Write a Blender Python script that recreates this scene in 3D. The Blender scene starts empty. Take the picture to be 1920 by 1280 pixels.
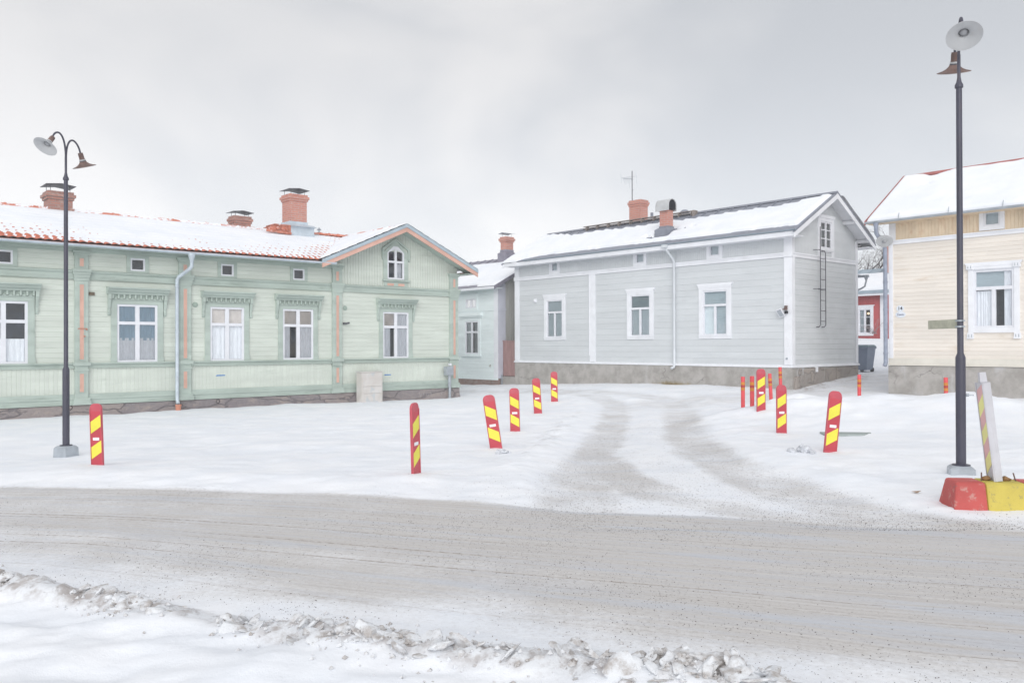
import bpy, bmesh, math, random
import numpy as np
from mathutils import Vector, Matrix

random.seed(7)
rng = np.random.RandomState(11)
sc = bpy.context.scene
COL = sc.collection
R = math.radians

# ---------------------------------------------------------------- helpers
def link(o, parent=None):
    COL.objects.link(o)
    if parent is not None:
        o.parent = parent
    return o

def tag(o, label=None, cat=None, group=None, kind=None):
    if label: o['label'] = label
    if cat: o['category'] = cat
    if group: o['group'] = group
    if kind: o['kind'] = kind
    return o

def thing(name, label, cat, loc=(0, 0, 0), rotz=0.0, group=None):
    o = bpy.data.objects.new(name, None)
    o.empty_display_size = 0.3
    o.location = loc
    o.rotation_euler = (0, 0, rotz)
    link(o)
    return tag(o, label, cat, group)

def copy_tree(o, parent=None):
    c = o.copy()
    COL.objects.link(c)
    c.parent = parent
    for ch in list(o.children):
        copy_tree(ch, c)
    return c

class MB:
    """collects faces and links them as one mesh object"""
    def __init__(s):
        s.v, s.f, s.m = [], [], []

    def add(s, vs, fs, mi=0):
        n = len(s.v)
        s.v.extend([tuple(p) for p in vs])
        s.f.extend([tuple(i + n for i in f) for f in fs])
        s.m.extend([mi] * len(fs))
        return s

    def quad(s, a, b, c, d, mi=0):
        return s.add([a, b, c, d], [(0, 1, 2, 3)], mi)

    def box(s, x0, x1, y0, y1, z0, z1, mi=0):
        vs = [(x0, y0, z0), (x1, y0, z0), (x1, y1, z0), (x0, y1, z0),
              (x0, y0, z1), (x1, y0, z1), (x1, y1, z1), (x0, y1, z1)]
        return s.add(vs, [(0, 3, 2, 1), (4, 5, 6, 7), (0, 1, 5, 4), (1, 2, 6, 5), (2, 3, 7, 6), (3, 0, 4, 7)], mi)

    def frustum(s, b, t, z0, z1, mi=0):
        x0, x1, y0, y1 = b
        X0, X1, Y0, Y1 = t
        vs = [(x0, y0, z0), (x1, y0, z0), (x1, y1, z0), (x0, y1, z0),
              (X0, Y0, z1), (X1, Y0, z1), (X1, Y1, z1), (X0, Y1, z1)]
        return s.add(vs, [(0, 3, 2, 1), (4, 5, 6, 7), (0, 1, 5, 4), (1, 2, 6, 5), (2, 3, 7, 6), (3, 0, 4, 7)], mi)

    def prism(s, poly, axis, c0, c1, mi=0):
        """poly in the two other axes (cyclic order kept), extruded along axis"""
        def p(a, b, c):
            return {'x': (c, a, b), 'y': (a, c, b), 'z': (a, b, c)}[axis]
        n = len(poly)
        vs = [p(a, b, c0) for a, b in poly] + [p(a, b, c1) for a, b in poly]
        fs = [tuple(range(n))[::-1], tuple(range(n, 2 * n))]
        fs += [(i, (i + 1) % n, (i + 1) % n + n, i + n) for i in range(n)]
        return s.add(vs, fs, mi)

    def bar(s, p, q, w, h, mi=0, up=(0, 0, 1)):
        p, q = Vector(p), Vector(q)
        d = (q - p).normalized()
        a = d.cross(Vector(up))
        if a.length < 1e-4: a = d.cross(Vector((1, 0, 0)))
        a.normalize()
        b = a.cross(d)
        c = [(-w / 2, -h / 2), (w / 2, -h / 2), (w / 2, h / 2), (-w / 2, h / 2)]
        vs = [p + a * x + b * y for x, y in c] + [q + a * x + b * y for x, y in c]
        return s.add(vs, [(0, 3, 2, 1), (4, 5, 6, 7), (0, 1, 5, 4), (1, 2, 6, 5), (2, 3, 7, 6), (3, 0, 4, 7)], mi)

    def tube(s, pts, r, n=8, mi=0, cap=True):
        pts = [Vector(p) for p in pts]
        rs = r if isinstance(r, (list, tuple)) else [r] * len(pts)
        vs, fs = [], []
        ref = None
        for i, p in enumerate(pts):
            d = (pts[min(i + 1, len(pts) - 1)] - pts[max(i - 1, 0)]).normalized()
            if ref is None:
                ref = d.cross(Vector((0, 0, 1)))
                if ref.length < 1e-3: ref = Vector((1, 0, 0))
            a = (ref - d * ref.dot(d)).normalized()
            ref = a
            b = d.cross(a)
            for k in range(n):
                t = 2 * math.pi * k / n
                vs.append(p + (a * math.cos(t) + b * math.sin(t)) * rs[i])
        for i in range(len(pts) - 1):
            for k in range(n):
                k2 = (k + 1) % n
                fs.append((i * n + k, i * n + k2, (i + 1) * n + k2, (i + 1) * n + k))
        if cap:
            fs.append(tuple(range(n))[::-1])
            fs.append(tuple(range((len(pts) - 1) * n, len(pts) * n)))
        return s.add(vs, fs, mi)

    def lathe(s, prof, M=None, n=20, mi=0, mis=None):
        M = M or Matrix.Identity(4)
        for i in range(len(prof) - 1):
            (r0, z0), (r1, z1) = prof[i], prof[i + 1]
            vs, fs = [], []
            for k in range(n):
                t = 2 * math.pi * k / n
                vs.append(M @ Vector((r0 * math.cos(t), r0 * math.sin(t), z0)))
                vs.append(M @ Vector((r1 * math.cos(t), r1 * math.sin(t), z1)))
            for k in range(n):
                k2 = (k + 1) % n
                fs.append((2 * k, 2 * k2, 2 * k2 + 1, 2 * k + 1))
            s.add(vs, fs, mis[i] if mis else mi)
        return s

    def build(s, name, mats, parent=None, smooth=False, bevel=0.0, weld=True, angle=40, recalc=True):
        me = bpy.data.meshes.new(name)
        me.from_pydata(s.v, [], s.f)
        mats = mats if isinstance(mats, (list, tuple)) else [mats]
        for m in mats: me.materials.append(m)
        me.polygons.foreach_set('material_index', s.m)
        if recalc or weld:
            bm = bmesh.new(); bm.from_mesh(me)
            if weld: bmesh.ops.remove_doubles(bm, verts=bm.verts, dist=1e-5)
            if recalc: bmesh.ops.recalc_face_normals(bm, faces=bm.faces)
            bm.to_mesh(me); bm.free()
        if smooth:
            me.polygons.foreach_set('use_smooth', [True] * len(me.polygons))
            me.set_sharp_from_angle(angle=R(angle))
        o = bpy.data.objects.new(name, me)
        if bevel:
            b = o.modifiers.new('bevel', 'BEVEL'); b.width = bevel; b.segments = 2; b.limit_method = 'ANGLE'
        return link(o, parent)

def grid_object(name, P, mat, parent=None, keep=None, attrs=None, smooth=True):
    """P: (ni,nj,3) array -> one sheet; keep: (ni-1,nj-1) bool of the faces that stay"""
    ni, nj = P.shape[:2]
    idx = np.arange(ni * nj).reshape(ni, nj)
    F = np.stack([idx[:-1, :-1], idx[1:, :-1], idx[1:, 1:], idx[:-1, 1:]], -1)
    F = F[keep] if keep is not None else F.reshape(-1, 4)
    used = np.unique(F)
    remap = -np.ones(ni * nj, int); remap[used] = np.arange(len(used))
    F = remap[F]
    V = P.reshape(-1, 3)[used]
    me = bpy.data.meshes.new(name)
    me.vertices.add(len(V)); me.vertices.foreach_set('co', V.astype(np.float32).ravel())
    me.loops.add(len(F) * 4); me.loops.foreach_set('vertex_index', F.astype(np.int32).ravel())
    me.polygons.add(len(F)); me.polygons.foreach_set('loop_start', np.arange(0, len(F) * 4, 4, dtype=np.int32))
    me.update(calc_edges=True)
    if smooth: me.polygons.foreach_set('use_smooth', [True] * len(F))
    for k, a in (attrs or {}).items():
        a = a.reshape(ni * nj, -1)[used]
        if a.shape[1] == 1:
            at = me.attributes.new(k, 'FLOAT', 'POINT'); at.data.foreach_set('value', a.astype(np.float32).ravel())
        else:
            at = me.attributes.new(k, 'FLOAT_VECTOR', 'POINT'); at.data.foreach_set('vector', a.astype(np.float32).ravel())
    me.materials.append(mat)
    me.validate()
    return link(bpy.data.objects.new(name, me), parent)

# numpy noise
def _h(ix, iy, s):
    n = (ix.astype(np.int64) * 374761393 + iy.astype(np.int64) * 668265263 + s * 974634777) & 0x7fffffff
    n = ((n ^ (n >> 13)) * 1274126177) & 0x7fffffff
    return ((n ^ (n >> 16)) & 0xffff) / 65535.0

def vnoise(x, y, s=0):
    x = np.asarray(x, float); y = np.asarray(y, float)
    ix, iy = np.floor(x), np.floor(y)
    fx, fy = x - ix, y - iy
    fx = fx * fx * fx * (fx * (fx * 6 - 15) + 10); fy = fy * fy * fy * (fy * (fy * 6 - 15) + 10)
    a, b, c, d = _h(ix, iy, s), _h(ix + 1, iy, s), _h(ix, iy + 1, s), _h(ix + 1, iy + 1, s)
    return (a + (b - a) * fx + (c - a) * fy + (a - b - c + d) * fx * fy) * 2 - 1

def fbm(x, y, o=4, s=0):
    x = np.asarray(x, float); y = np.asarray(y, float)
    t, a, n = 0, 1, 0
    for k in range(o):
        ca, sa = math.cos(.6 * k + .3), math.sin(.6 * k + .3)
        t = t + a * vnoise((x * ca - y * sa) * 2 ** k + 13.7 * k, (x * sa + y * ca) * 2 ** k - 7.1 * k, s + k); n += a; a *= .5
    return t / n

def sstep(a, b, x):
    t = np.clip((x - a) / (b - a), 0, 1)
    return t * t * (3 - 2 * t)

# ---------------------------------------------------------------- materials
def lin(c):
    c = c / 255.0
    return c / 12.92 if c <= .04045 else ((c + .055) / 1.055) ** 2.4

def C(r, g, b, k=1.0):
    return (lin(r) * k, lin(g) * k, lin(b) * k, 1)

class NT:
    def __init__(s, name):
        s.mat = bpy.data.materials.new(name); s.mat.use_nodes = True
        s.t = s.mat.node_tree; s.t.nodes.clear()
        s.out = s.n('ShaderNodeOutputMaterial')
        s.b = s.n('ShaderNodeBsdfPrincipled')
        s.l(s.b.outputs[0], s.out.inputs[0])
    def n(s, typ, **kw):
        nd = s.t.nodes.new(typ)
        for k, v in kw.items(): setattr(nd, k, v)
        return nd
    def l(s, a, b): s.t.links.new(a, b)
    def set(s, nd, i, v):
        if hasattr(v, 'is_output'): s.l(v, nd.inputs[i])
        else: nd.inputs[i].default_value = v
    def math(s, op, a, b=None, c=None, clamp=False):
        nd = s.n('ShaderNodeMath', operation=op, use_clamp=clamp)
        s.set(nd, 0, a)
        if b is not None: s.set(nd, 1, b)
        if c is not None: s.set(nd, 2, c)
        return nd.outputs[0]
    def mix(s, f, a, b, mode='MIX'):
        nd = s.n('ShaderNodeMix', data_type='RGBA', blend_type=mode)
        s.set(nd, 0, f); s.set(nd, 6, a); s.set(nd, 7, b)
        return nd.outputs[2]
    def coord(s, kind='Object'): return s.n('ShaderNodeTexCoord').outputs[kind]
    def mapping(s, v, scale=(1, 1, 1), loc=(0, 0, 0)):
        nd = s.n('ShaderNodeMapping'); s.l(v, nd.inputs[0]); nd.inputs[3].default_value = scale; nd.inputs[1].default_value = loc
        return nd.outputs[0]
    def noise(s, v, scale, detail=4, rough=.55):
        nd = s.n('ShaderNodeTexNoise'); s.l(v, nd.inputs['Vector'])
        nd.inputs['Scale'].default_value = scale; nd.inputs['Detail'].default_value = detail; nd.inputs['Roughness'].default_value = rough
        return nd.outputs[0]
    def ramp(s, f, a, b):
        nd = s.n('ShaderNodeMapRange', interpolation_type='SMOOTHSTEP'); s.set(nd, 0, f)
        nd.inputs[1].default_value = a; nd.inputs[2].default_value = b
        return nd.outputs[0]
    def voro(s, v, scale, feature='F1', out='Distance', rand=1.0):
        nd = s.n('ShaderNodeTexVoronoi', feature=feature); s.l(v, nd.inputs['Vector']); nd.inputs['Scale'].default_value = scale
        nd.inputs['Randomness'].default_value = rand
        return nd.outputs[out]
    def bump(s, h, strength=.3, dist=.01, normal=None):
        nd = s.n('ShaderNodeBump'); s.l(h, nd.inputs['Height'])
        nd.inputs['Strength'].default_value = strength; nd.inputs['Distance'].default_value = dist
        if normal is not None: s.l(normal, nd.inputs['Normal'])
        return nd.outputs[0]
    def attr(s, name, out='Fac'): return s.n('ShaderNodeAttribute', attribute_name=name).outputs[out]

MATS = {}
def paint(name, col, rough=.6, var=.06, dirt=None, dirt_amt=.25, scale=3.0, stretch=(1, 1, 1), bump=.15, bscale=60, metal=0.0, spec=.3, boards_=None):
    """painted / plain surface with faint tone variation, stains and grain"""
    if name in MATS: return MATS[name]
    n = NT(name); co = n.mapping(n.coord(), stretch)
    big = n.noise(co, scale, 5)
    dark = tuple(c * (1 - 2.2 * var) for c in col[:3]) + (1,)
    lite = tuple(min(1, c * (1 + 1.6 * var)) for c in col[:3]) + (1,)
    c = n.mix(n.ramp(big, .3, .7), dark, lite)
    if dirt:
        d = n.noise(n.mapping(n.coord(), stretch, (3, 7, 1)), scale * 2.3, 6, .65)
        c = n.mix(n.math('MULTIPLY', n.ramp(d, .52, .75), dirt_amt), c, dirt)
    if boards_:
        sp = n.n('ShaderNodeSeparateXYZ'); n.l(n.coord(), sp.inputs[0])
        idx = None
        for (cond, src, o0, p) in boards_:
            v = n.math('FLOOR', n.math('DIVIDE', n.math('SUBTRACT', sp.outputs[src], o0), p))
            v = n.math('ADD', v, n.math('MULTIPLY', n.math('FLOOR', n.math('DIVIDE', n.math('ADD', sp.outputs[0 if src == 2 else 2], n.math('MULTIPLY', v, 1.37)), 3.6)), 17.3))
            if idx is None: idx = v
            else:
                k = n.math('GREATER_THAN' if cond[1] == '>' else 'LESS_THAN', sp.outputs[cond[0]], cond[2])
                mixf = n.n('ShaderNodeMix'); n.l(k, mixf.inputs[0]); n.l(idx, mixf.inputs[2]); n.l(v, mixf.inputs[3]); idx = mixf.outputs[0]
        wn = n.n('ShaderNodeTexWhiteNoise', noise_dimensions='1D'); n.l(idx, wn.inputs['W'])
        c = n.mix(n.math('MULTIPLY', wn.outputs['Value'], .65), c, tuple(q * .90 for q in col[:3]) + (1,))
    n.l(c, n.b.inputs['Base Color'])
    n.b.inputs['Roughness'].default_value = rough; n.b.inputs['Metallic'].default_value = metal
    n.b.inputs['Specular IOR Level'].default_value = spec
    n.l(n.bump(n.noise(n.coord(), bscale, 3), bump, .004), n.b.inputs['Normal'])
    MATS[name] = n.mat
    return n.mat

K = .92
M_green = paint('pale_green_boards', C(209, 216, 207, .98), .55, .05, C(150, 165, 150, .8), .3, 1.3, (.35, 1, 2.2), boards_=[(None, 2, 1.16, .137), ((2, '<', 1.1), 0, -20, .105)])
M_gtrim = paint('sage_green_trim', C(181, 194, 186, .94), .5, .05, C(120, 140, 128, .8), .35, 1.6, (.5, 1, 2))
M_pink = paint('salmon_paint', C(222, 178, 162, .9), .55, .05, C(180, 120, 100, .8), .3, 2)
M_white = paint('white_window_paint', C(232, 234, 240, .93), .4, .02, C(190, 190, 190), .2, 4)
M_gray = paint('light_grey_boards', C(210, 214, 217, .98), .55, .03, C(165, 172, 176), .25, 1.2, (.35, 1, 2), boards_=[(None, 2, .95, .205), ((0, '>', -.05), 2, .95, .165)])
M_wtrim = paint('white_trim', C(234, 236, 241, .97), .5, .025, C(190, 190, 192), .25, 2)
M_yellow = paint('cream_yellow_boards', C(237, 230, 221, .94), .55, .04, C(198, 176, 150), .5, 1.4, (.3, 1, 1.2), boards_=[(None, 2, 1.2, .105)])
M_ybare = paint('worn_cream_frieze', C(228, 210, 184, .93), .6, .06, C(190, 150, 120), .6, 2.2, (1, 1, .5))
M_pale = paint('pale_blue_boards', C(232, 241, 242, 1), .55, .03, C(175, 190, 190), .3, 1.5, (.3, 1, 2), boards_=[(None, 2, .17, .15)])
M_pside = paint('weathered_grey_boards', C(196, 196, 192, .8), .7, .06, C(150, 150, 140), .4, 2, (2, 2, .3))
M_redw = paint('red_ochre_boards', C(184, 92, 94, .9), .6, .06, C(130, 52, 52), .4, 2, (1, 1, .4))
M_fence = paint('faded_red_fence', C(186, 150, 148, .75), .75, .08, C(150, 118, 112), .5, 4, (3, 3, .4))
M_pole = paint('dark_pole_paint', C(74, 74, 88, .9), .45, .08, C(92, 82, 86), .5, 5, (1, 1, .4), spec=.4)
M_rust = paint('weathered_brown_shade', C(128, 106, 100, .8), .6, .14, C(104, 72, 58), .8, 9)
M_enamel = paint('grey_white_enamel', C(206, 208, 210, .8), .35, .03, C(170, 165, 160), .3, 6)
M_galv = paint('galvanised_metal', C(196, 204, 212, .75), .35, .06, C(160, 166, 172), .5, 6, metal=.35, spec=.5)
M_zinc = paint('pale_blue_metal', C(200, 211, 220, .92), .4, .05, C(150, 170, 184), .4, 4, metal=.15)
M_slate = paint('dark_grey_sheet_metal', C(138, 142, 154, .95), .45, .06, C(90, 92, 104), .4, 4, metal=.1)
M_slate2 = paint('plum_grey_sheet_metal', C(142, 139, 152, .92), .45, .06, C(100, 98, 110), .4, 4, metal=.1)
M_redroof = paint('red_sheet_metal', C(188, 112, 108, .8), .5, .08, C(140, 76, 70), .5, 5)
M_blueroof = paint('grey_blue_sheet_metal', C(168, 184, 196, .8), .45, .05, C(140, 156, 168), .4, 4)
M_dark = paint('dark_void', C(38, 40, 48, .6), .8, .05)
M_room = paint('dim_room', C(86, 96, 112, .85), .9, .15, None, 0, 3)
M_cap = paint('dark_cap_metal', C(92, 94, 102, .8), .45, .1, C(120, 100, 90), .4, 8)
M_iron = paint('black_iron', C(84, 82, 92, .7), .5, .05)
M_bin = paint('grey_bin_plastic', C(128, 138, 156, .9), .45, .04)
M_binlid = paint('blue_grey_lid_plastic', C(120, 138, 148, .9), .45, .04)
M_rubber = paint('black_rubber', C(46, 46, 52, .8), .7, .05)
M_woodrail = paint('weathered_wood', C(160, 150, 144, .8), .8, .1, C(112, 100, 96), .5, 6)
M_clay = paint('clay_pipe', C(206, 142, 120, .85), .7, .08)
M_bluemark = paint('blue_spray_paint', C(62, 128, 198), .6, .05)
M_chalk = paint('chalk', C(178, 176, 180), .9, .05)
M_bark = paint('dark_bark', C(96, 84, 86, .6), .9, .15, None, 0, 8, (1, 1, .4))
M_ink = paint('black_enamel', C(60, 60, 72, .7), .5, .02)
M_ink2 = paint('grey_lettering', C(140, 146, 166), .5, .02)
M_olive = paint('weathered_sign_back', C(186, 186, 168, .9), .7, .08, C(150, 152, 130), .5, 8)
M_orange = paint('orange_reflective', C(222, 148, 62, .85), .35, .04)
M_postred = paint('faded_coral_plastic', C(228, 88, 94, .9), .45, .05, C(238, 130, 130), .4, 6)
M_postdark = paint('red_reflective', C(192, 66, 68, .85), .35, .06)
M_plate = paint('faded_red_plastic', C(200, 92, 104, .9), .4, .05, C(210, 100, 108), .5, 7)
M_film = paint('red_reflective_film', C(200, 78, 90, .9), .3, .05)
M_stripe = paint('yellow_reflective_film', C(236, 228, 84, .95), .3, .03)
M_sticker = paint('white_sticker', C(238, 240, 244, .95), .5, .02)
M_marker = paint('off_white_plastic', C(206, 206, 212, .9), .5, .04, C(180, 180, 184), .4, 5)
M_markred = paint('faded_marker_red', C(228, 180, 180, .95), .5, .05)
M_markyel = paint('faded_marker_yellow', C(238, 234, 152, .97), .5, .04)
M_blanket = paint('curtain_white', C(240, 241, 246, 1), .8, .05, None, 0, 10, (6, 1, .6))
M_beige = paint('roller_blind_beige', C(222, 212, 206, .98), .8, .05, None, 0, 4)
M_bluecur = paint('curtain_blue', C(172, 198, 216, .95), .8, .06, None, 0, 8, (6, 1, .5))
M_blind = paint('grey_green_blind', C(226, 235, 240, 1), .7, .03, None, 0, 2, (1, 1, 20))
M_blinddark = paint('shaded_grey_blind', C(176, 189, 196, .95), .7, .05, None, 0, 2, (1, 1, 20))
M_bulb = paint('lamp_glass', C(170, 172, 176, .8), .15, .1, spec=.6)

def mat_glass():
    n = NT('window_glass')
    fr = n.n('ShaderNodeFresnel'); fr.inputs[0].default_value = 1.5
    tr = n.n('ShaderNodeBsdfTransparent'); tr.inputs[0].default_value = (.94, .965, .975, 1)
    gl = n.n('ShaderNodeBsdfGlossy'); gl.inputs['Roughness'].default_value = .02
    n.l(n.bump(n.noise(n.coord(), 2.5, 2), .05, .02), gl.inputs['Normal'])
    mx = n.n('ShaderNodeMixShader')
    n.l(n.math('MULTIPLY_ADD', fr.outputs[0], 1.1, .05, clamp=True), mx.inputs[0]); n.l(tr.outputs[0], mx.inputs[1]); n.l(gl.outputs[0], mx.inputs[2])
    n.l(mx.outputs[0], n.out.inputs[0])
    return n.mat
M_glass = mat_glass()

SNOW = (.84, .865, .905, 1)
def snow_nodes(n, v, scale=1.0):
    """returns colour and bump normal of clean snow"""
    big = n.noise(v, 1.2 * scale, 5)
    c = n.mix(n.ramp(big, .3, .7), (.80, .83, .88, 1), (.87, .885, .915, 1))
    h = n.math('ADD', n.noise(v, 26 * scale, 5, .6), n.math('MULTIPLY', n.noise(v, 150 * scale, 3), .4))
    return c, h

def mat_snow(name='snow', bump=.25):
    n = NT(name); v = n.coord()
    c, h = snow_nodes(n, v)
    n.l(c, n.b.inputs['Base Color']); n.b.inputs['Roughness'].default_value = .65
    n.b.inputs['Specular IOR Level'].default_value = .25
    n.l(n.bump(h, bump, .02), n.b.inputs['Normal'])
    return n.mat
M_snow = mat_snow('roof_snow', .15)

def mat_brick(name, c1, c2, mortar, bw=.26, bh=.075, worn=.2, light=(190, 170, 160)):
    n = NT(name); o = n.coord()
    sp = n.n('ShaderNodeSeparateXYZ'); n.l(o, sp.inputs[0])
    cb = n.n('ShaderNodeCombineXYZ'); n.l(n.math('ADD', sp.outputs[0], sp.outputs[1]), cb.inputs[0]); n.l(sp.outputs[2], cb.inputs[1])
    bt = n.n('ShaderNodeTexBrick'); n.l(cb.outputs[0], bt.inputs['Vector'])
    bt.inputs['Color1'].default_value = c1; bt.inputs['Color2'].default_value = c2; bt.inputs['Mortar'].default_value = mortar
    bt.inputs['Scale'].default_value = 1; bt.inputs['Mortar Size'].default_value = .008; bt.inputs['Brick Width'].default_value = bw
    bt.inputs['Row Height'].default_value = bh; bt.inputs['Mortar Smooth'].default_value = .2
    w = n.ramp(n.noise(o, 7, 6, .65), .5, .72)
    c = n.mix(n.math('MULTIPLY', w, worn), bt.outputs[0], C(*light))
    n.l(c, n.b.inputs['Base Color']); n.b.inputs['Roughness'].default_value = .85
    h = n.math('ADD', n.math('MULTIPLY', bt.outputs['Fac'], -1), n.math('MULTIPLY', n.noise(o, 40, 3), .5))
    n.l(n.bump(h, .6, .01), n.b.inputs['Normal'])
    return n.mat
M_brick = mat_brick('red_brick', C(208, 144, 128, .9), C(194, 130, 118, .9), C(200, 180, 172, .85))
M_brickold = mat_brick('old_worn_brick', C(188, 134, 120, .85), C(166, 118, 108, .85), C(170, 156, 150, .75), worn=.7, light=(176, 160, 152))

def mat_stone(name, a, b, c, scale=1.6, stretch=(1, 1, 1.5), joint=.03, blockw=1.0):
    n = NT(name); o0 = n.mapping(n.coord(), stretch)
    wv = n.n('ShaderNodeTexNoise'); n.l(o0, wv.inputs['Vector']); wv.inputs['Scale'].default_value = 2.6; wv.inputs['Detail'].default_value = 5
    av = n.n('ShaderNodeVectorMath', operation='MULTIPLY_ADD'); n.l(wv.outputs['Color'], av.inputs[0]); av.inputs[1].default_value = (.55, .55, .55); n.l(o0, av.inputs[2]); o = av.outputs[0]
    cell = n.voro(o, blockw, 'F1', 'Color', .9)
    sep = n.n('ShaderNodeSeparateColor'); n.l(cell, sep.inputs[0])
    base = n.mix(sep.outputs[0], a, b)
    nz = n.noise(o, scale * 3, 7, .7)
    col = n.mix(n.ramp(nz, .45, .75), base, c)
    edge = n.ramp(n.voro(o, blockw, 'DISTANCE_TO_EDGE', 'Distance', .9), 0.0, joint)
    col = n.mix(edge, tuple(x * .8 for x in a[:3]) + (1,), col)
    n.l(col, n.b.inputs['Base Color']); n.b.inputs['Roughness'].default_value = .9
    h = n.math('ADD', n.math('MULTIPLY', edge, .5), n.noise(n.coord(), 9, 8, .7))
    n.l(n.bump(h, .9, .05), n.b.inputs['Normal'])
    return n.mat
M_stone = mat_stone('dark_fieldstone', C(136, 130, 133, .95), C(158, 148, 146, .95), C(182, 168, 160, .9), blockw=.9, stretch=(.6, 1, 1.6))
M_stonep = mat_stone('brown_fieldstone', C(136, 122, 118, .85), C(158, 132, 124, .85), C(176, 164, 158, .85), blockw=1.6)

def mat_plaster(name, col, dark, lite):
    n = NT(name); o = n.coord()
    a = n.noise(n.mapping(o, (1, 1, 1)), 2.2, 8, .7)
    c = n.mix(n.ramp(a, .35, .65), dark, col)
    b = n.noise(n.mapping(o, (1, 1, .35), (4, 2, 9)), 1.1, 6, .6)
    c = n.mix(n.ramp(b, .56, .7), c, lite)
    wv = n.n('ShaderNodeTexNoise'); n.l(o, wv.inputs['Vector']); wv.inputs['Scale'].default_value = 2; wv.inputs['Detail'].default_value = 6
    av = n.n('ShaderNodeVectorMath', operation='MULTIPLY_ADD'); n.l(wv.outputs['Color'], av.inputs[0]); av.inputs[1].default_value = (.8, .8, .8); n.l(o, av.inputs[2])
    cr = n.voro(n.mapping(av.outputs[0], (.45, .45, .8)), 1.0, 'DISTANCE_TO_EDGE', 'Distance', 1)
    c = n.mix(n.math('MULTIPLY', n.math('MULTIPLY', n.ramp(cr, .010, .0), n.ramp(n.noise(o, .8, 3), .5, .6)), .6), c, C(110, 104, 104, .8))
    n.l(c, n.b.inputs['Base Color']); n.b.inputs['Roughness'].default_value = .9
    n.l(n.bump(n.noise(o, 14, 8, .75), .6, .02), n.b.inputs['Normal'])
    return n.mat
M_plaster = mat_plaster('rough_grey_plaster', C(188, 184, 180, .88), C(166, 162, 157, .85), C(200, 200, 202, .9))

def mat_tile():
    n = NT('clay_tile_with_snow'); o = n.coord()
    s = n.attr('snow')
    nz = n.noise(o, 9, 5, .6)
    f = n.ramp(n.math('ADD', s, n.math('MULTIPLY', n.math('SUBTRACT', nz, .5), .2)), .4, .6)
    red = n.mix(n.noise(o, 12, 4), C(196, 104, 80, .85), C(222, 142, 118, .85))
    sc_, h = snow_nodes(n, o)
    n.l(n.mix(f, red, sc_), n.b.inputs['Base Color']); n.b.inputs['Roughness'].default_value = .75
    n.b.inputs['Specular IOR Level'].default_value = .25
    n.l(n.bump(n.noise(o, 40, 4), .3, .01), n.b.inputs['Normal'])
    return n.mat
M_tile = mat_tile()

def mat_ridge():
    n = NT('ridge_tile_with_snow'); o = n.coord()
    red = n.mix(n.noise(o, 12, 4), C(206, 116, 92, .85), C(226, 150, 128, .85))
    f = n.ramp(n.noise(o, 2.6, 5, .65), .44, .52)
    n.l(n.mix(f, red, SNOW), n.b.inputs['Base Color']); n.b.inputs['Roughness'].default_value = .75
    return n.mat
M_ridge = mat_ridge()
M_ridgebare = paint('ridge_tile_bare', C(214, 128, 102, .85), .7, .1, C(236, 236, 240), .8, 5)

def mat_cabinet():
    n = NT('off_white_cabinet'); o = n.coord()
    c = n.mix(n.ramp(n.noise(o, 3, 5), .35, .7), C(208, 203, 198, .92), C(218, 215, 212, .93))
    c = n.mix(n.math('MULTIPLY', n.ramp(n.noise(n.mapping(o, (1, 1, .8), (3, 1, 5)), 3.5, 4), .58, .66), .35), c, C(170, 192, 206, .9))
    c = n.mix(n.math('MULTIPLY', n.ramp(n.noise(n.mapping(o, (.5, 1, 4), (9, 1, 2)), 3.2, 4), .64, .70), .5), c, C(226, 196, 146, .9))
    n.l(c, n.b.inputs['Base Color']); n.b.inputs['Roughness'].default_value = .5
    return n.mat
M_cab = mat_cabinet()

def mat_barrier(name, col, worn):
    n = NT(name); o = n.coord()
    w = n.ramp(n.noise(o, 8, 8, .72), .55, .63)
    c = n.mix(n.ramp(n.noise(o, 3, 4), .3, .7), tuple(x * .85 for x in col[:3]) + (1,), col)
    c = n.mix(n.math('MULTIPLY', w, .75), c, worn)
    c = n.mix(n.math('MULTIPLY', n.ramp(n.noise(n.mapping(o, (1, 1, 1), (5, 5, 5)), 11, 7, .75), .62, .67), .8), c, C(120, 112, 108, .8))
    n.l(c, n.b.inputs['Base Color']); n.b.inputs['Roughness'].default_value = .75
    n.l(n.bump(n.noise(o, 30, 6, .7), .5, .01), n.b.inputs['Normal'])
    return n.mat
M_barred = mat_barrier('chipped_red_paint', C(202, 92, 88, .9), C(206, 160, 152, .85))
M_baryel = mat_barrier('chipped_yellow_paint', C(212, 194, 92, .9), C(180, 166, 104, .8))
M_concrete = paint('grey_concrete', C(178, 178, 178, .8), .8, .06, C(140, 138, 138), .5, 7)

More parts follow.
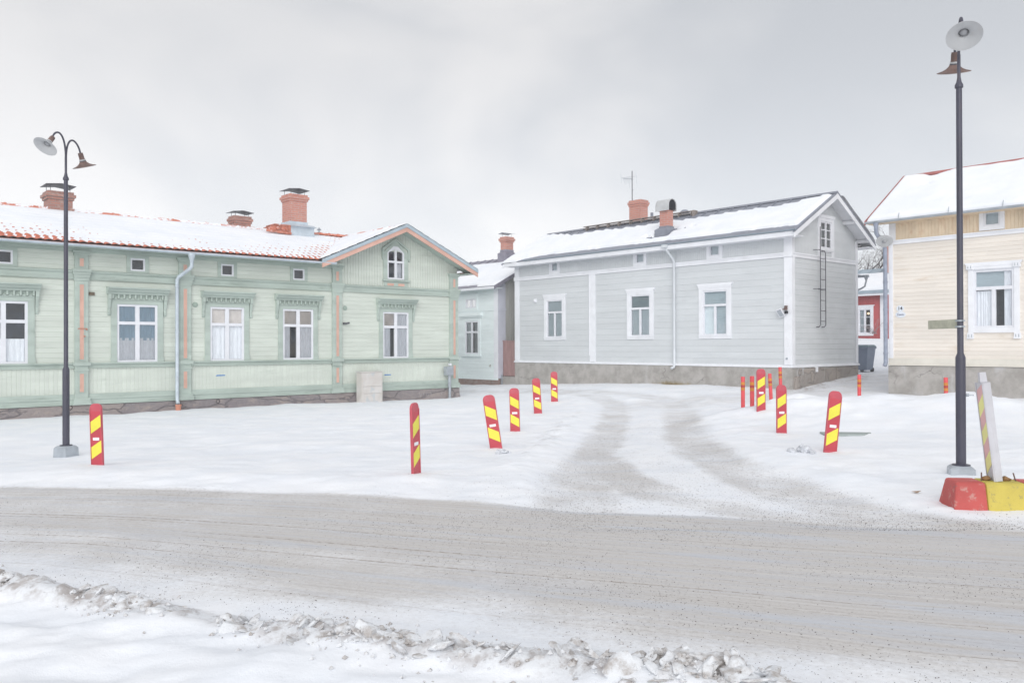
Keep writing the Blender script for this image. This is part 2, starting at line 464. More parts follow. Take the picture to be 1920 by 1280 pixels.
def mat_ground():
    n = NT('snow_and_road'); o = n.coord()
    c, h = snow_nodes(n, o)
    dirt = n.attr('dirt'); lane = n.attr('lane')
    rv = n.attr('road', 'Vector')
    # tyre streaks follow the road
    st = n.noise(n.mapping(rv, (.22, 30, 1)), 1.0, 5, .7)
    st2 = n.noise(n.mapping(rv, (.6, 9, 1), (3, 3, 0)), 1.0, 3, .6)
    fine = n.noise(o, 22, 6, .7)
    blot = n.noise(o, 1.6, 5, .6)
    d = n.math('ADD', dirt, n.math('MULTIPLY', n.math('SUBTRACT', fine, .5), .7))
    d = n.math('ADD', d, n.math('MULTIPLY', n.math('SUBTRACT', blot, .5), .6))
    f = n.math('MULTIPLY', n.ramp(d, .12, .95), n.ramp(dirt, .01, .12))
    sand = n.mix(n.ramp(st, .3, .72), C(194, 190, 187, .94), C(212, 210, 208, .95))
    sand = n.mix(n.ramp(st2, .46, .62), sand, C(202, 201, 202, .94))
    col = n.mix(f, c, sand)
    sand = n.mix(n.ramp(lane, .05, .3), sand, n.mix(n.noise(o, 5, 6, .7), C(211, 209, 207, .95), C(228, 227, 227, .96)))
    # brown tread marks : thin lines along the road broken up along it
    ln = n.noise(n.mapping(rv, (.07, 20, 1), (7, 1, 0)), 1.0, 2, .5)
    brk = n.noise(n.mapping(rv, (15, 26, 1)), 1.0, 2, .6)
    tr = n.math('MULTIPLY', n.ramp(ln, .60, .66), n.math('MULTIPLY_ADD', n.ramp(brk, .46, .54), .75, .25))
    tr = n.math('MULTIPLY', tr, n.attr('tread'))
    col = n.mix(n.math('MULTIPLY', tr, .8), col, C(158, 145, 136, .85))
    mot = n.ramp(n.noise(o, 38, 5, .75), .52, .68)
    col = n.mix(n.math('MULTIPLY', n.math('MULTIPLY', mot, n.ramp(n.math('MAXIMUM', dirt, lane), .08, .5)), .38), col, C(160, 153, 148, .88))
    # grit : small dark grains
    g1 = n.voro(o, 46, 'F1', 'Distance'); gm = n.ramp(n.noise(o, 2.2, 4, .6), .35, .75)
    g = n.math('MULTIPLY', n.ramp(g1, .20, .12), n.ramp(n.voro(o, 46, 'F1', 'Color'), .66, .68))
    g = n.math('MULTIPLY', g, n.math('MULTIPLY', gm, n.ramp(n.math('MAXIMUM', dirt, lane), .05, .5)))
    col = n.mix(n.math('MULTIPLY', g, .85), col, C(122, 114, 110, .8))
    icy = n.math('MULTIPLY', n.ramp(n.noise(n.mapping(rv, (.3, 3.2, 1), (5, 2, 0)), 1.0, 4, .6), .52, .66), dirt)
    col = n.mix(n.math('MULTIPLY', icy, .55), col, C(200, 206, 216, .93))
    rg = n.attr('rough')
    gc = n.mix(n.ramp(n.noise(o, 9, 6, .65), .40, .64), (.72, .74, .77, 1), C(170, 162, 158, .9))
    gc = n.mix(n.ramp(n.noise(n.mapping(o, (1, 1, 1), (2, 7, 0)), 17, 6, .7), .56, .68), gc, C(122, 112, 106, .85))  # darkest spots: dirt together with painted shade of the crevices
    col = n.mix(n.math('MULTIPLY', rg, .85), col, gc)
    n.l(col, n.b.inputs['Base Color'])
    n.b.inputs['Roughness'].default_value = .7; n.b.inputs['Specular IOR Level'].default_value = .22
    hh = n.math('ADD', h, n.math('MULTIPLY', n.math('MULTIPLY', n.math('ADD', st, n.math('MULTIPLY', tr, -1.2)), n.math('SUBTRACT', dirt, lane, clamp=True)), .6))
    n.l(n.bump(hh, .30, .02), n.b.inputs['Normal'])
    return n.mat
M_ground = mat_ground()

def mat_rubble():
    n = NT('dirty_shaded_lumps'); o = n.coord()
    gi = n.n('ShaderNodeNewGeometry').outputs['Position']
    a = n.noise(gi, 11, 6, .65)
    c = n.mix(n.ramp(a, .40, .66), (.76, .78, .81, 1), C(184, 178, 174, .9))
    c = n.mix(n.ramp(n.noise(n.mapping(gi, (1, 1, 1), (4, 4, 4)), 16, 6, .7), .58, .68), c, C(132, 122, 116, .85))  # dark spots paint crevice shade in with the dirt
    n.l(c, n.b.inputs['Base Color']); n.b.inputs['Roughness'].default_value = .7
    n.l(n.bump(n.noise(gi, 60, 6, .7), .6, .012), n.b.inputs['Normal'])
    return n.mat
M_rubble = mat_rubble()
M_grit = paint('grit_stone', C(112, 105, 103, .8), .9, .2, None, 0, 30)
M_grit2 = paint('grit_in_snow', C(150, 146, 146, .8), .9, .2, None, 0, 30)
M_leaf = paint('dead_leaf', C(176, 146, 118, .8), .8, .15)
M_grass = paint('dry_grass', C(172, 156, 122, .8), .8, .2, None, 0, 20)

# ---------------------------------------------------------------- terrain
CTRL = np.array([
 (-6, 4, -.08), (0, 3.9, 0), (4, 3.5, .02), (-9, 6, -.15), (-2, 7, -.04), (3, 6, 0), (6, 5, .03), (-10, 11, -.18),
 (-5.81, 11.52, -.12), (-1.17, 9.96, -.04), (-.26, 13.24, -.10), (.06, 16.35, -.12), (.63, 20.07, -.08), (1.22, 23.65, -.03),
 (4.45, 11.52, .07), (4.82, 14.72, -.02), (5.14, 16.98, 0), (5.39, 19.19, .06), (6.71, 21.28, .08), (7.7, 23.3, .18),
 (9.2, 21.8, .2), (10.48, 19.9, .2), (5.35, 9.8, .02), (4.5, 8.1, -.04), (-7.57, 13.94, -.24), (8, 9, .1), (10, 14, .15),
 (-16.9, 16.85, -.2), (-12.8, 20.5, -.2), (-7.2, 25.5, -.23), (-2.02, 30.2, -.3), (-.64, 34.9, -.1), (-3.6, 38.2, -.15),
 (.16, 34, -.03), (5.1, 28.5, .27), (8.44, 24.76, .24), (11.57, 27.56, .58), (10.38, 22.6, .23), (12.58, 20.14, .28),
 (15.1, 17.3, .3), (13.43, 25.34, .46), (12.9, 30, .58), (14.8, 34, 1.2), (16.3, 38.2, 1.84), (18.4, 40.5, 1.86), (16.5, 42.7, 1.9), (20, 45, 2),
 (-120, -40, 0), (120, -40, 0), (-120, 240, .5), (120, 240, 1.5), (0, -30, 0), (60, 60, 1.5), (-60, 60, 0), (-40, 10, -.3), (40, 5, .3)], float)
def _phi(r): return -np.sqrt(r * r + .25)
_n = len(CTRL)
_A = np.zeros((_n + 1, _n + 1))
_A[:_n, :_n] = _phi(np.hypot(CTRL[:, None, 0] - CTRL[None, :, 0], CTRL[:, None, 1] - CTRL[None, :, 1]))
_A[:_n, _n] = 1; _A[_n, :_n] = 1
_W = np.linalg.solve(_A, np.append(CTRL[:, 2], 0))
def base_z(X, Y):
    X = np.asarray(X, float); Y = np.asarray(Y, float)
    z = np.full(X.shape, _W[-1])
    for (cx, cy, _), w in zip(CTRL, _W[:-1]):
        z = z + w * _phi(np.hypot(X - cx, Y - cy))
    return z

FAR = np.array([(-60, 20.9), (-6.31, 10.12), (-4.02, 9.66), (-1.89, 9.09), (.21, 8.30), (1.72, 7.86), (3.1, 7.47), (4.43, 7.13), (60, -8)])
NEAR = np.array([(-60, 17), (-3.61, 5.74), (-2.63, 5.33), (-1.79, 4.95), (-.97, 4.62), (-.32, 4.38), (.11, 4.22), (.82, 3.97), (1.31, 3.77), (2.11, 3.4), (60, -14)])
LANEL = np.array([(.66, 7.9), (.72, 8.81), (.81, 10.26), (1.16, 12.15), (1.68, 14.81), (2.40, 18.96), (2.82, 22.4), (2.55, 25.4), (1.5, 28.0), (-.2, 30.6), (-1.7, 32.8), (-3.7, 35.2)])
LANEC = np.array([(3.6, 7.2), (2.55, 7.85), (1.86, 8.55), (1.52, 9.32), (1.34, 10.46), (1.31, 12.27)])
LANER = np.array([(5.2, 6.75), (3.85, 7.3), (3.47, 7.87), (3.24, 8.62), (2.99, 9.62), (2.86, 10.66), (2.88, 12.23), (3.09, 14.34), (3.57, 17.33), (4.25, 20.8), (4.4, 23.3), (3.55, 25.7), (1.7, 29.0), (0, 32)])
LANEX = np.array([(3.6, 21.5), (5.0, 22.3), (6.8, 23.2), (8.43, 23.4), (9.9, 24.0), (11.8, 26.0), (13.2, 29)])
MOUND = np.array([(6.0, 18.0), (7.2, 17.8), (8.2, 17.6), (9.3, 17.2)])

def pdist(X, Y, P):
    d = np.full(np.shape(X), 1e9)
    for (ax, ay), (bx, by) in zip(P[:-1], P[1:]):
        dx, dy = bx - ax, by - ay
        t = np.clip(((X - ax) * dx + (Y - ay) * dy) / (dx * dx + dy * dy), 0, 1)
        d = np.minimum(d, np.hypot(X - ax - t * dx, Y - ay - t * dy))
    return d

def ground_fields(X, Y):
    X = np.asarray(X, float); Y = np.asarray(Y, float)
    z = base_z(X, Y)
    yf = np.interp(X, FAR[:, 0], FAR[:, 1]); yn = np.interp(X, NEAR[:, 0], NEAR[:, 1])
    v = (Y - yn) / (yf - yn)
    wob = .12 * fbm(X * .9, Y * .9, 3, 5)
    inroad = sstep(yn - .05, yn + .25, Y + wob * .4) * (1 - sstep(yf - .12, yf + .10, Y + wob * .6))
    dl, dr, dx, dc = pdist(X, Y, LANEL), pdist(X, Y, LANER), pdist(X, Y, LANEX), pdist(X, Y, LANEC)
    wl = .48 + .1 * fbm(X * .8, Y * .8, 2, 9)
    edge = .10 * fbm(X * 2.2, Y * 2.2, 4, 51)
    cut = lambda d, k: 1 - sstep(wl * k * .50, wl * k * 1.42, d + edge)
    tl = np.maximum(cut(dl, .80 + .20 * sstep(14, 9, Y)), cut(dc, .8)); tr = cut(dr, 1.0 + .12 * sstep(12, 8, Y))
    sl_, sr_ = 1 - sstep(.2, .9, dl), 1 - sstep(.2, .9, dr); tx = (1 - sstep(.7, 1.9, dx)) * .85
    # strip between the two wheel tracks
    xl = np.interp(Y, LANEL[:7, 1], LANEL[:7, 0]); xr = np.interp(Y, LANER[1:11, 1], LANER[1:11, 0])
    between = sstep(xl - .5, xl, X) * (1 - sstep(xr, xr + .5, X)) * sstep(6.8, 7.6, Y) * (1 - sstep(22, 24, Y))
    # fans of the turning wheels at the mouth of the side street
    fanl = sstep(-2.2, .6, X) * (1 - sstep(1.6, 2.4, X)) * sstep(yf - .1, yf + .2, Y) * (1 - sstep(yf + .4, yf + 2.4 + .6 * wob, Y)) * 1.1
    lane = np.clip(np.maximum.reduce([tl, tr, tx, between * .38, fanl * .34]), 0, 1) * (1 - .25 * sstep(14, 26, Y))
    side = np.clip(np.maximum.reduce([tl, tr, tx, between]), 0, 1)
    # heights
    open_ = 1 - np.maximum(inroad, side)
    z = z + open_ * (.045 * fbm(X * .7, Y * .7, 4, 1) + .022 * fbm(X * 2.2, Y * 3.4, 4, 2) + .010 * np.abs(fbm(X * 5, Y * 5, 3, 19)))
    z = z - .03 * sl_ * sstep(7.5, 9, Y) - .03 * sr_ * sstep(7.5, 9, Y) - .02 * sstep(.2, .8, between)
    z = z + .045 * np.exp(-((np.minimum(dl, 9) - .85) / .25) ** 2) * (1 - between) * (.6 + .9 * fbm(X * 2, Y * 2, 3, 4)) * sstep(9, 11, Y)
    z = z + .045 * np.exp(-((np.minimum(dr, 9) - .95) / .3) ** 2) * (1 - between) * (.6 + .9 * fbm(X * 2, Y * 2, 3, 6)) * sstep(8, 10, Y)
    z = z + (.065 - .035 * sstep(2.5, 4.5, X)) * sstep(yf + .05, yf + .9, Y) * (1 - side) * (1 - sstep(11, 14, Y)) + inroad * .008 * fbm(v * 9, X * .4, 3, 3)
    dm = pdist(X, Y, MOUND)
    z = z + (.42 + .12 * fbm(X * 1.3, Y * 1.3, 3, 8)) * np.exp(-(dm / np.where(Y < 17.5, 1.7, .8)) ** 2)
    z = z + .08 * np.exp(-(pdist(X, Y, np.array([(7.0, 11.2), (9.5, 9.6), (14, 9)])) / .9) ** 2) * (.6 + .5 * fbm(X, Y, 2, 4))
    # ploughed ridge and the verge in the foreground
    dn = Y - yn
    ridge = np.exp(-((dn + .12) / .17) ** 2) * (1 - sstep(.9, 1.9, X))
    z = z + ridge * (.055 + .07 * fbm(X * 3.2, Y * 3.2, 4, 12) + .05 * np.abs(fbm(X * 9, Y * 9, 3, 13)))
    verge = 1 - sstep(-.3, -.05, dn)
    z = z + verge * (.01 + .085 * fbm(X * .9 + Y * .9, Y * 2.9 - X * .5, 4, 15) + .012 * fbm(X * 8, Y * 8, 3, 16))
    # dirt
    rt = sstep(-6, 4, X)
    dirt = inroad * (.28 + .72 * sstep(.0, .22 + .14 * (1 - rt), v - .03 + .06 * fbm(X * .6, Y * 2, 2, 20))) * (.74 + .30 * rt + .16 * fbm(X * .5, v * 6, 3, 21))
    dirt = dirt * (1 - .25 * np.exp(-((v - .38) / .08) ** 2) * (1 - rt))
    dirt = np.maximum(dirt, np.clip(lane * (.56 + .30 * fbm(X * 1.2, Y * 1.2, 3, 22)), 0, 1))
    tread = inroad * sstep(.10, .22, v) * (1 - .5 * sstep(.55, .8, v))
    road = np.stack([X * .98 - Y * .18, v * 4.0, np.zeros_like(X)], -1)
    rough = sstep(.2, .75, ridge * (.95 + .8 * fbm(X * 1.7, Y * 1.7, 3, 41)))
    z = z + rough * (.035 * np.abs(fbm(X * 14, Y * 14, 3, 42)) + .02 * fbm(X * 30, Y * 30, 2, 43))
    clump = np.exp(-((np.minimum(dl, 9) - 1.0) / .28) ** 2) * (1 - between) * sstep(10.5, 12, Y) * (1 - sstep(19, 22, Y)) * sstep(.0, .4, fbm(X * 3, Y * 3, 3, 61)) * (X < np.interp(Y, LANEL[:7, 1], LANEL[:7, 0]))
    z = z + clump * (.02 + .05 * np.abs(fbm(X * 8, Y * 8, 3, 62)))
    wall = (1 - sstep(.35, 1.3, pdist(X, Y, np.array([(8.5, 24.6), (11.8, 27.4)])))) * sstep(-.15, .15, fbm(X * 2.5, Y * 2.5, 4, 63))
    rough = np.maximum.reduce([rough, clump * .35, wall * .9])
    return z, np.clip(dirt, 0, 1), np.clip(lane, 0, 1), tread, road, inroad, side, rough

def gz(x, y): return float(ground_fields(np.array([x]), np.array([y]))[0][0])

def axis(lo, hi, step, outlo, outhi, g=1.13):
    a = list(np.arange(lo, hi + step / 2, step))
    s = step
    while a[-1] < outhi: s *= g; a.append(a[-1] + s)
    s = step
    while a[0] > outlo: s *= g; a.insert(0, a[0] - s)
    return np.array(a)
gx = axis(-6.6, 6.6, .045, -130, 130, 1.06)
gy = np.concatenate([axis(3.3, 11.5, .04, -45, 11.5, 1.2)[:], axis(11.5, 24, .075, 11.5, 240, 1.07)[1:]])
GX, GY = np.meshgrid(gx, gy, indexing='ij')
z, dirt, lane, tread, road, inroad, side, rough = ground_fields(GX, GY)
P = np.stack([GX, GY, z], -1)
fm = lambda a: (a[:-1, :-1] + a[1:, :-1] + a[1:, 1:] + a[:-1, 1:]) / 4
is_road = fm(inroad) > .5
is_side = (fm(side) > .45) & ~is_road
at = {'dirt': dirt, 'lane': lane, 'tread': tread, 'road': road, 'rough': rough}
tag(grid_object('main_road', P, M_ground, None, is_road, at), 'packed grey snow of the main road across the foreground', 'road', kind='structure')
tag(grid_object('side_street', P, M_ground, None, is_side, at), 'side street with two worn wheel tracks in the snow', 'street', kind='structure')
tag(grid_object('snowy_ground', P, M_ground, None, ~is_road & ~is_side, at), 'white snow covering the open ground', 'ground', kind='structure')

# grit on the road, dark crumbs : far too many to count
def octa(mb, x, y, z, r, fl=.7):
    a = random.random() * 6.28
    p = []
    for k in range(4):
        q = r * random.uniform(.7, 1.25)
        p.append((x + math.cos(a + k * 1.57) * q, y + math.sin(a + k * 1.57) * q, z))
    p += [(x, y, z + r * fl), (x, y, z - r * fl)]
    mb.add(p, [(0, 1, 4), (1, 2, 4), (2, 3, 4), (3, 0, 4), (1, 0, 5), (2, 1, 5), (3, 2, 5), (0, 3, 5)])
n = 42000
X = rng.uniform(-7.5, 6.5, n)
t = rng.uniform(.03, 1.03, n)
Y = np.interp(X, NEAR[:, 0], NEAR[:, 1]) * (1 - t) + np.interp(X, FAR[:, 0], FAR[:, 1]) * t
keep = (fbm(X * .7, t * 5, 3, 31) * .8 + rng.uniform(0, 1, n)) > np.where(t < .2, .9, .62)
X, Y = X[keep], Y[keep]
Z = ground_fields(X, Y)[0]
mb = MB()
for x, y, q in zip(X, Y, Z):
    octa(mb, x, y, q + .001, random.choice((.0018, .002, .002, .0025, .0025, .003, .003, .0035, .0045)))
n = 34000
X = rng.uniform(-1.6, 5.0, n); Y = 7.2 + 11 * rng.uniform(0, 1, n) ** 1.5
f = ground_fields(X, Y)
keep = (np.maximum(f[2], .30 * sstep(9.5, 7.5, Y)) + .25 * fbm(X, Y, 2, 33)) > rng.uniform(.1, 1.3, n)
for x, y, q in zip(X[keep], Y[keep], f[0][keep]):
    octa(mb, x, y, q + .001, random.choice((.0025, .003, .0035, .004, .005)))
tag(mb.build('road_grit', M_grit, weld=False, recalc=False), 'dark grit scattered over the packed snow of the road', 'grit', kind='stuff')

# ploughed lumps along the near road edge
def lump_mesh(seed, slab):
    bm = bmesh.new()
    bmesh.ops.create_icosphere(bm, subdivisions=2 if not slab else 3, radius=1)
    r = np.random.RandomState(seed)
    dirs = [Vector(r.normal(size=3)).normalized() for _ in range(7)]
    cuts = [r.uniform(.45, .85) for _ in dirs]
    for v in bm.verts:
        for d, c in zip(dirs, cuts):
            k = v.co.dot(d)
            if k > c: v.co -= d * (k - c) * .92
        q = fbm(np.array([v.co.x * 2.3 + seed]), np.array([v.co.y * 2.3 + v.co.z * 1.7]), 3, seed)[0]
        v.co *= 1 + .28 * q
        if slab: v.co.z *= .33
    me = bpy.data.meshes.new('snow_lump'); bm.to_mesh(me); bm.free()
    me.materials.append(M_rubble)
    me.polygons.foreach_set('use_smooth', [True] * len(me.polygons)); me.set_sharp_from_angle(angle=R(50))
    return me
variants = [lump_mesh(100 + i, i % 3 != 0) for i in range(12)]
first = None
def ridge_xy():
    x = random.uniform(-4.0, 1.25)
    while fbm(np.array([x * 1.6]), np.array([.7]), 3, 77)[0] + .55 < random.random() * .9: x = random.uniform(-4.0, 1.25)
    y = float(np.interp(x, NEAR[:, 0], NEAR[:, 1])) - .12 + random.gauss(0, .09)
    return x, y
for i in range(290):
    x, y = ridge_xy()
    big = random.random() < .22
    s = random.uniform(.05, .09) if big else random.uniform(.02, .05)
    if x > 1.2: s *= .7
    if first is None:
        first = bpy.data.objects.new('snow_lump', variants[0]); link(first)
        tag(first, 'grey white lump of ploughed snow in the ridge along the near road edge', 'snow lump', 'ploughed snow lumps along the near road edge')
        o = first
    else:
        o = first.copy(); o.data = variants[i % 12]; COL.objects.link(o)
    o.location = (x, y, gz(x, y) - s * .06)
    o.scale = (s * random.uniform(.9, 1.5), s * random.uniform(.7, 1.1), s * random.uniform(.45, .9))
    o.rotation_euler = (random.gauss(0, .45), random.gauss(0, .45), random.uniform(0, 6.28))
crumbs = MB()
for i in range(1500):
    x, y = ridge_xy(); y += random.gauss(0, .14)
    octa(crumbs, x, y, gz(x, y) + .003, random.choice((.005, .006, .008, .012, .018)), .8)
tag(crumbs.build('snow_crumbs', M_rubble, weld=False), 'small crumbs of dirty snow along the ploughed ridge', 'snow crumbs', kind='stuff')

# ---------------------------------------------------------------- building helpers (local frame: x along facade, -y outwards, z up)
def boards(mb, u0, u1, v0, v1, holes=(), pitch=.14, y=0.0, groove=.009, depth=.008, vertical=False, top=None, mi=0, axis='y', sgn=1):
    """tongue-and-groove boarding with real V grooves. holes: (x0,x1,z0,z1). axis 'y': sheet in the xz plane at y; axis 'x': in the yz plane at x=y"""
    hs = [(h[2], h[3], h[0], h[1]) if not vertical else h for h in holes]   # (a0,a1,b0,b1): a = across the boards, b = along
    a0, a1, b0, b1 = (v0, v1, u0, u1) if not vertical else (u0, u1, v0, v1)
    prof = [(a0, 0.0)]
    k = 1
    while a0 + k * pitch < a1 - groove:
        c = a0 + k * pitch
        prof += [(c - groove / 2, 0), (c, depth), (c + groove / 2, 0)]
        k += 1
    prof.append((a1, 0.0))
    cuts = sorted({c for h in hs for c in h[:2] if a0 < c < a1})
    for c in cuts:
        for i in range(len(prof) - 1):
            (p, dp), (q, dq) = prof[i], prof[i + 1]
            if p + 1e-6 < c < q - 1e-6:
                prof.insert(i + 1, (c, dp + (dq - dp) * (c - p) / (q - p))); break
    def pt(a, d, b):
        u, v = (b, a) if not vertical else (a, b)
        return (u, y + d * sgn, v) if axis == 'y' else (y + d * sgn, u, v)
    for (p, dp), (q, dq) in zip(prof[:-1], prof[1:]):
        m = (p + q) / 2
        iv = [(b0, b1)]
        for h in hs:
            if h[0] < m < h[1]:
                nx = []
                for s, e in iv:
                    if h[2] > s: nx.append((s, min(e, h[2])))
                    if h[3] < e: nx.append((max(s, h[3]), e))
                iv = [(s, e) for s, e in nx if e - s > 1e-4]
        for s, e in iv:
            if vertical and top is not None and e == b1:
                ep, eq = top(p), top(q)
                if max(ep, eq) <= s: continue
            else:
                ep = eq = e
            mb.quad(pt(p, dp, s), pt(q, dq, s), pt(q, dq, max(eq, s)), pt(p, dp, max(ep, s)), mi)

def window(par, x0, x1, z0, z1, y=0.0, panes=None, frame_m=None, frame=.055, curtains=(), name='window', room=True, depth=.45, mull=.075, rail=.06,
           transom=None, mullion=True, upper_mullion=True, proud=.012):
    """sash window in a hole x0..x1, z0..z1; curtains: list of (material, xa, xb, za, zb) in 0..1 of the hole"""
    fm_ = frame_m or M_white
    w, h = x1 - x0, z1 - z0
    f = MB()
    ya, yb = y - proud, y + .06
    f.box(x0, x0 + frame, ya, yb, z0, z1); f.box(x1 - frame, x1, ya, yb, z0, z1)
    f.box(x0 + frame, x1 - frame, ya, yb, z0, z0 + frame); f.box(x0 + frame, x1 - frame, ya, yb, z1 - frame, z1)
    xm = (x0 + x1) / 2
    if transom is not None:
        f.box(x0 + frame, x1 - frame, ya - .006, yb - .01, transom - rail / 2, transom + rail / 2)
    ztop = (z1 - frame) if (upper_mullion or transom is None) else transom - rail / 2
    if mullion:
        if transom is not None:
            f.box(xm - mull / 2, xm + mull / 2, ya - .003, yb - .01, z0 + frame, transom - rail / 2)
            if upper_mullion: f.box(xm - mull / 2, xm + mull / 2, ya - .003, yb - .01, transom + rail / 2, z1 - frame)
        else:
            f.box(xm - mull / 2, xm + mull / 2, ya - .003, yb - .01, z0 + frame, z1 - frame)
    win = f.build(name, fm_, par)
    g = MB()
    g.quad((x0 + frame, y + .03, z0 + frame), (x1 - frame, y + .03, z0 + frame), (x1 - frame, y + .03, z1 - frame), (x0 + frame, y + .03, z1 - frame))
    g.build('pane', M_glass, win, weld=False)
    if room:
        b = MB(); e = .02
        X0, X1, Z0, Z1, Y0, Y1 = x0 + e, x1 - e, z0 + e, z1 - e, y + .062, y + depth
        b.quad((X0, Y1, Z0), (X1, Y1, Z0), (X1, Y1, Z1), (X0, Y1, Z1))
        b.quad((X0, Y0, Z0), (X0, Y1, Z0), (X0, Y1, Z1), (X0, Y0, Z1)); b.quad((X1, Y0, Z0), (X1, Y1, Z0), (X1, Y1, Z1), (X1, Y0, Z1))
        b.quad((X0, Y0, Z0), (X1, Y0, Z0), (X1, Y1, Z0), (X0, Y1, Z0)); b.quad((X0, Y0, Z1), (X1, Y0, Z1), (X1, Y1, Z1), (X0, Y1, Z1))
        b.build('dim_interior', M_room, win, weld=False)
    for (m, xa, xb, za, zb) in curtains:
        c = MB(); n = 36
        xs = [x0 + w * (xa + (xb - xa) * k / n) for k in range(n + 1)]
        ph = random.uniform(0, 6)
        rip = .0 if m in (M_beige, M_blind, M_blinddark) else .011
        yy = [y + (.064 if rip == 0 else .056) + rip * math.sin(k * 1.25 + ph + 1.2 * math.sin(k * .37)) for k in range(n + 1)]
        for k in range(n):
            c.quad((xs[k], yy[k], z0 + h * za), (xs[k + 1], yy[k + 1], z0 + h * za), (xs[k + 1], yy[k + 1] , z0 + h * zb), (xs[k], yy[k], z0 + h * zb))
        c.build('blind' if rip == 0 else 'curtain', m, win, smooth=True, weld=True)
    return win

def ring(mb, x0, x1, z0, z1, w, ya, yb, wt=None, wb=None, mi=0):
    wt = w if wt is None else wt; wb = w if wb is None else wb
    mb.box(x0 - w, x0, ya, yb, z0 - wb, z1 + wt, mi); mb.box(x1, x1 + w, ya, yb, z0 - wb, z1 + wt, mi)
    if wt: mb.box(x0, x1, ya, yb, z1, z1 + wt, mi)
    if wb: mb.box(x0, x1, ya, yb, z0 - wb, z0, mi)

def chimney(par, x0, x1, y0, y1, z0, z1, m, corbel=.06, cap=True, cap_m=None, flash=None, cap_lift=.16, rows=2, capname='chimney_cap'):
    c = MB()
    c.box(x0, x1, y0, y1, z0, z1 - .24)
    c.box(x0 - corbel * .5, x1 + corbel * .5, y0 - corbel * .5, y1 + corbel * .5, z1 - .24, z1 - .165)
    c.box(x0 - corbel, x1 + corbel, y0 - corbel, y1 + corbel, z1 - .165, z1 - .075)
    c.box(x0 - corbel * .35, x1 + corbel * .35, y0 - corbel * .35, y1 + corbel * .35, z1 - .075, z1)
    ch = c.build('chimney', m, par)
    if cap:
        k = MB(); o = .08
        xm = (x0 + x1) / 2
        zc = z1 + cap_lift
        k.prism([(x0 - o, zc), (xm, zc + .05), (x1 + o, zc), (x1 + o, zc + .012), (xm, zc + .062), (x0 - o, zc + .012)], 'y', y0 - o, y1 + o)
        for px in (x0 + .06, x1 - .06):
            for py in (y0 + .06, y1 - .06):
                k.tube([(px, py, z1 - .02), (px, py, zc + .02)], .008, 6)
        k.build(capname, cap_m or M_cap, ch)
    if flash:
        fm_, h, o = flash
        k = MB()
        k.frustum((x0 - o, x1 + o, y0 - o, y1 + o), (x0 - o, x1 + o, y0 - o, y1 + o), z0 - .25, z0 + h)
        k.frustum((x0 - o, x1 + o, y0 - o, y1 + o), (x0 - .012, x1 + .012, y0 - .012, y1 + .012), z0 + h, z0 + h + .05)
        k.frustum((x0 - .02, x1 + .02, y0 - .02, y1 + .02), (x0 - .015, x1 + .015, y0 - .015, y1 + .015), z0 + h + .05, z0 + h + .16)
        k.build('chimney_flashing', fm_, ch)
    return ch

class Slope:
    """a roof plane: origin at the eave, u along the eave, v up the slope"""
    def __init__(s, o, u, v):
        s.o, s.u, s.v = Vector(o), Vector(u).normalized(), Vector(v).normalized()
        s.n = s.u.cross(s.v)
        if s.n.z < 0: s.n = -s.n
    def pts(s, U, V, H):
        o, u, v, n = (np.array(q) for q in (s.o, s.u, s.v, s.n))
        return o + U[..., None] * u + V[..., None] * v + H[..., None] * n
    def p(s, u, v, h=0): return s.o + s.u * u + s.v * v + s.n * h

def snow_on(par, sl, u0, u1, v0, v1, mask, thick=.07, step=.045, name='snow_cover', seed=0, base=.012):
    U, V = np.meshgrid(np.arange(u0, u1 + step, step), np.arange(v0, v1 + step, step), indexing='ij')
    m = mask(U, V)
    h = thick * np.sqrt(np.clip(m / .10, 0, 1)) * (1 + .25 * fbm(U * 1.3, V * 1.3, 3, seed + 40)) + .006 * fbm(U * 6, V * 6, 3, seed + 41) * (m > .05)
    H = np.where(m > 0, base + h, base - .02)
    P = sl.pts(U, V, H)
    mm = np.maximum.reduce([m[:-1, :-1], m[1:, :-1], m[1:, 1:], m[:-1, 1:]]) > 0
    return grid_object(name, P, M_snow, par, mm)

def seamed_roof(par, sl, L, W, m, seam=.6, name='roof', t=.03, off=0.0, u0=0.0):
    r = MB()
    a = [sl.p(u0, -.0, 0), sl.p(u0 + L, 0, 0), sl.p(u0 + L, W, 0), sl.p(u0, W, 0)]
    b = [sl.p(u0, -.0, -t), sl.p(u0 + L, 0, -t), sl.p(u0 + L, W, -t), sl.p(u0, W, -t)]
    r.add(a + b, [(0, 1, 2, 3), (7, 6, 5, 4), (0, 4, 5, 1), (1, 5, 6, 2), (2, 6, 7, 3), (3, 7, 4, 0)])
    u = off + seam
    while u < L - .05:
        p, q = sl.p(u0 + u, min(.42, W * .15), .014), sl.p(u0 + u, W, .014)
        r.bar(p, q, .022, .034, up=sl.n)
        u += seam
    return r.build(name, m, par, weld=False)

ANG = math.atan2(.6673, .7447)
ANG2 = ANG - math.pi / 2

